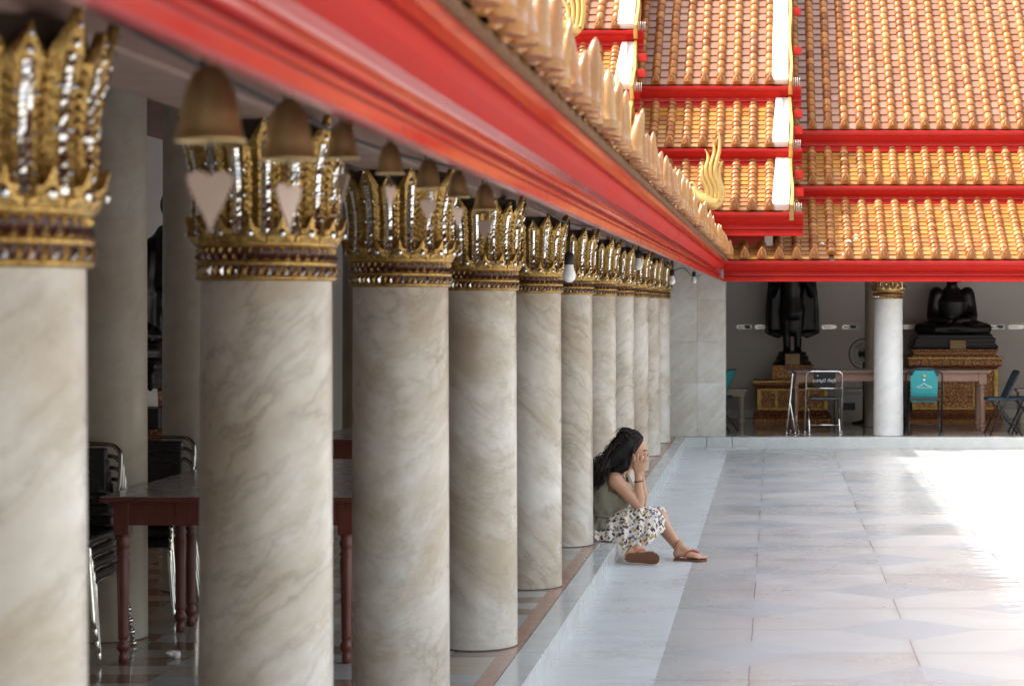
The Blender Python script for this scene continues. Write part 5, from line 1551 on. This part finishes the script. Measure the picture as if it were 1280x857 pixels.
for k in range(820):
    # roots over the crown, from the hairline at the front to the nape
    th, ph = rr.uniform(.05, 1.55), rr.uniform(0, 2*PI)
    dirv = Vv((math.sin(th)*math.cos(ph), math.sin(th)*math.sin(ph), math.cos(th)))
    if dirv.x > .72 - .3*abs(dirv.y): continue
    root = H_(-.034 + .101*dirv.x, .091*dirv.y, .040 + .101*dirv.z)
    side = -1 if dirv.y < 0 else 1
    sp = abs(dirv.y)
    if sp > .5 and dirv.x > -.35 and rr.random() < .6:    # falls past the cheek and ear to the shoulder
        e1 = H_(.012*dirv.x*2 - .006, side*(.094 + rr.uniform(-.01,.014)), -.02 + rr.uniform(-.02,.02))
        e2 = Vv((-1.03 + rr.uniform(-.03,.02), 13.95 + side*(.100 + rr.uniform(-.02,.02)), .525 + rr.uniform(-.02,.03)))
        e3 = Vv((-1.07 + rr.uniform(-.07,.03), 13.95 + side*(.115 + rr.uniform(-.025,.025)), .462 + rr.uniform(-.02,.04)))
        strand(root, [e1, e2, e3], rr.uniform(.0022,.0068), .019, lk)
    else:
        u = rr.uniform(0, 1); yy = 13.925 + rr.uniform(-.12,.12) - .03
        e1 = H_(-.095 - .03*rr.random(), dirv.y*.10, .045 + rr.uniform(-.06,.065))
        e2 = Vv((-1.125 + rr.uniform(-.03,.03), yy*.5 + e1.y*.5, .565 + rr.uniform(-.075,.065)))
        e3 = Vv((-1.20 + rr.uniform(-.03,.03), yy, .50 + rr.uniform(-.085,.055)))
        e4 = Vv((-1.255 + rr.uniform(-.04,.05), yy + rr.uniform(-.02,.02), .43 + rr.uniform(-.085,.05)))
        strand(root, [e1, e2, e3, e4], rr.uniform(.0024,.0078), .030, lk)
for k in range(26):                                       # stray wisps
    root = H_(-.09 + rr.uniform(-.04,.03), rr.uniform(-.08,.08), .09 + rr.uniform(-.08,.02))
    e = root + Vv((-.05 + rr.uniform(-.04,.03), rr.uniform(-.05,.05), rr.uniform(-.06,.03)))
    strand(root, [root.lerp(e,.5) + Vv((0,0,.018)), e, e + Vv((-.02,rr.uniform(-.02,.02),-.03))], .0011, .006, lk)
me = mesh_of(lk, 'hair_locks', M['hair']); me.transform(Matrix.Translation(-OFF)); link('hair_locks', me, ho)
# ------------------------------------------------------------------ light, sky, camera
d = Vector((1, .14, -1.19)).normalized()
sun = bpy.data.lights.new('sun', 'SUN'); sun.energy = 2.0; sun.angle = R(.53); sun.color = (1, .95, .87)
so = bpy.data.objects.new('sun', sun); COL.objects.link(so); so.rotation_euler = d.to_track_quat('-Z', 'Y').to_euler(); so.location = (-20, -5, 25)
w = bpy.data.worlds.new('World'); scene.world = w; w.use_nodes = True
nt = w.node_tree; sky = nt.nodes.new('ShaderNodeTexSky'); sky.sky_type = 'NISHITA'; sky.sun_disc = False
sky.sun_elevation = math.asin(-d.z); sky.sun_rotation = math.atan2(-d.x, -d.y); sky.dust_density = 6; sky.air_density = 2.0; sky.altitude = 10
bg = nt.nodes['Background']; bg.inputs[1].default_value = .15; hs = nt.nodes.new('ShaderNodeHueSaturation'); hs.inputs['Saturation'].default_value = .55   # hazy tropical sky
nt.links.new(sky.outputs[0], hs.inputs['Color']); nt.links.new(hs.outputs[0], bg.inputs[0])
cam = bpy.data.cameras.new('camera'); co = bpy.data.objects.new('camera', cam); COL.objects.link(co); scene.camera = co
co.location = (0, 0, HF); co.rotation_euler = (PI/2, 0, 0)
cam.sensor_width = 36; cam.lens = 36*2504/1280
cam.shift_x = -(968 - 640)/1280; cam.shift_y = -(428.5 - 380)/1280
cam.clip_start = .05; cam.clip_end = 2000
cam.dof.use_dof = True; cam.dof.focus_distance = 13.8; cam.dof.aperture_fstop = 5.2
vs = scene.view_settings; vs.view_transform = 'Standard'; vs.look = 'None'; vs.gamma = 1; vs.use_curve_mapping = False; vs.exposure = 2.03
vs.use_white_balance = True; vs.white_balance_temperature = 6550; vs.white_balance_tint = 10
scene.cycles.max_bounces = 8; scene.cycles.diffuse_bounces = 5; scene.cycles.glossy_bounces = 4
scene.cycles.sample_clamp_indirect = 8; scene.cycles.use_denoising = True
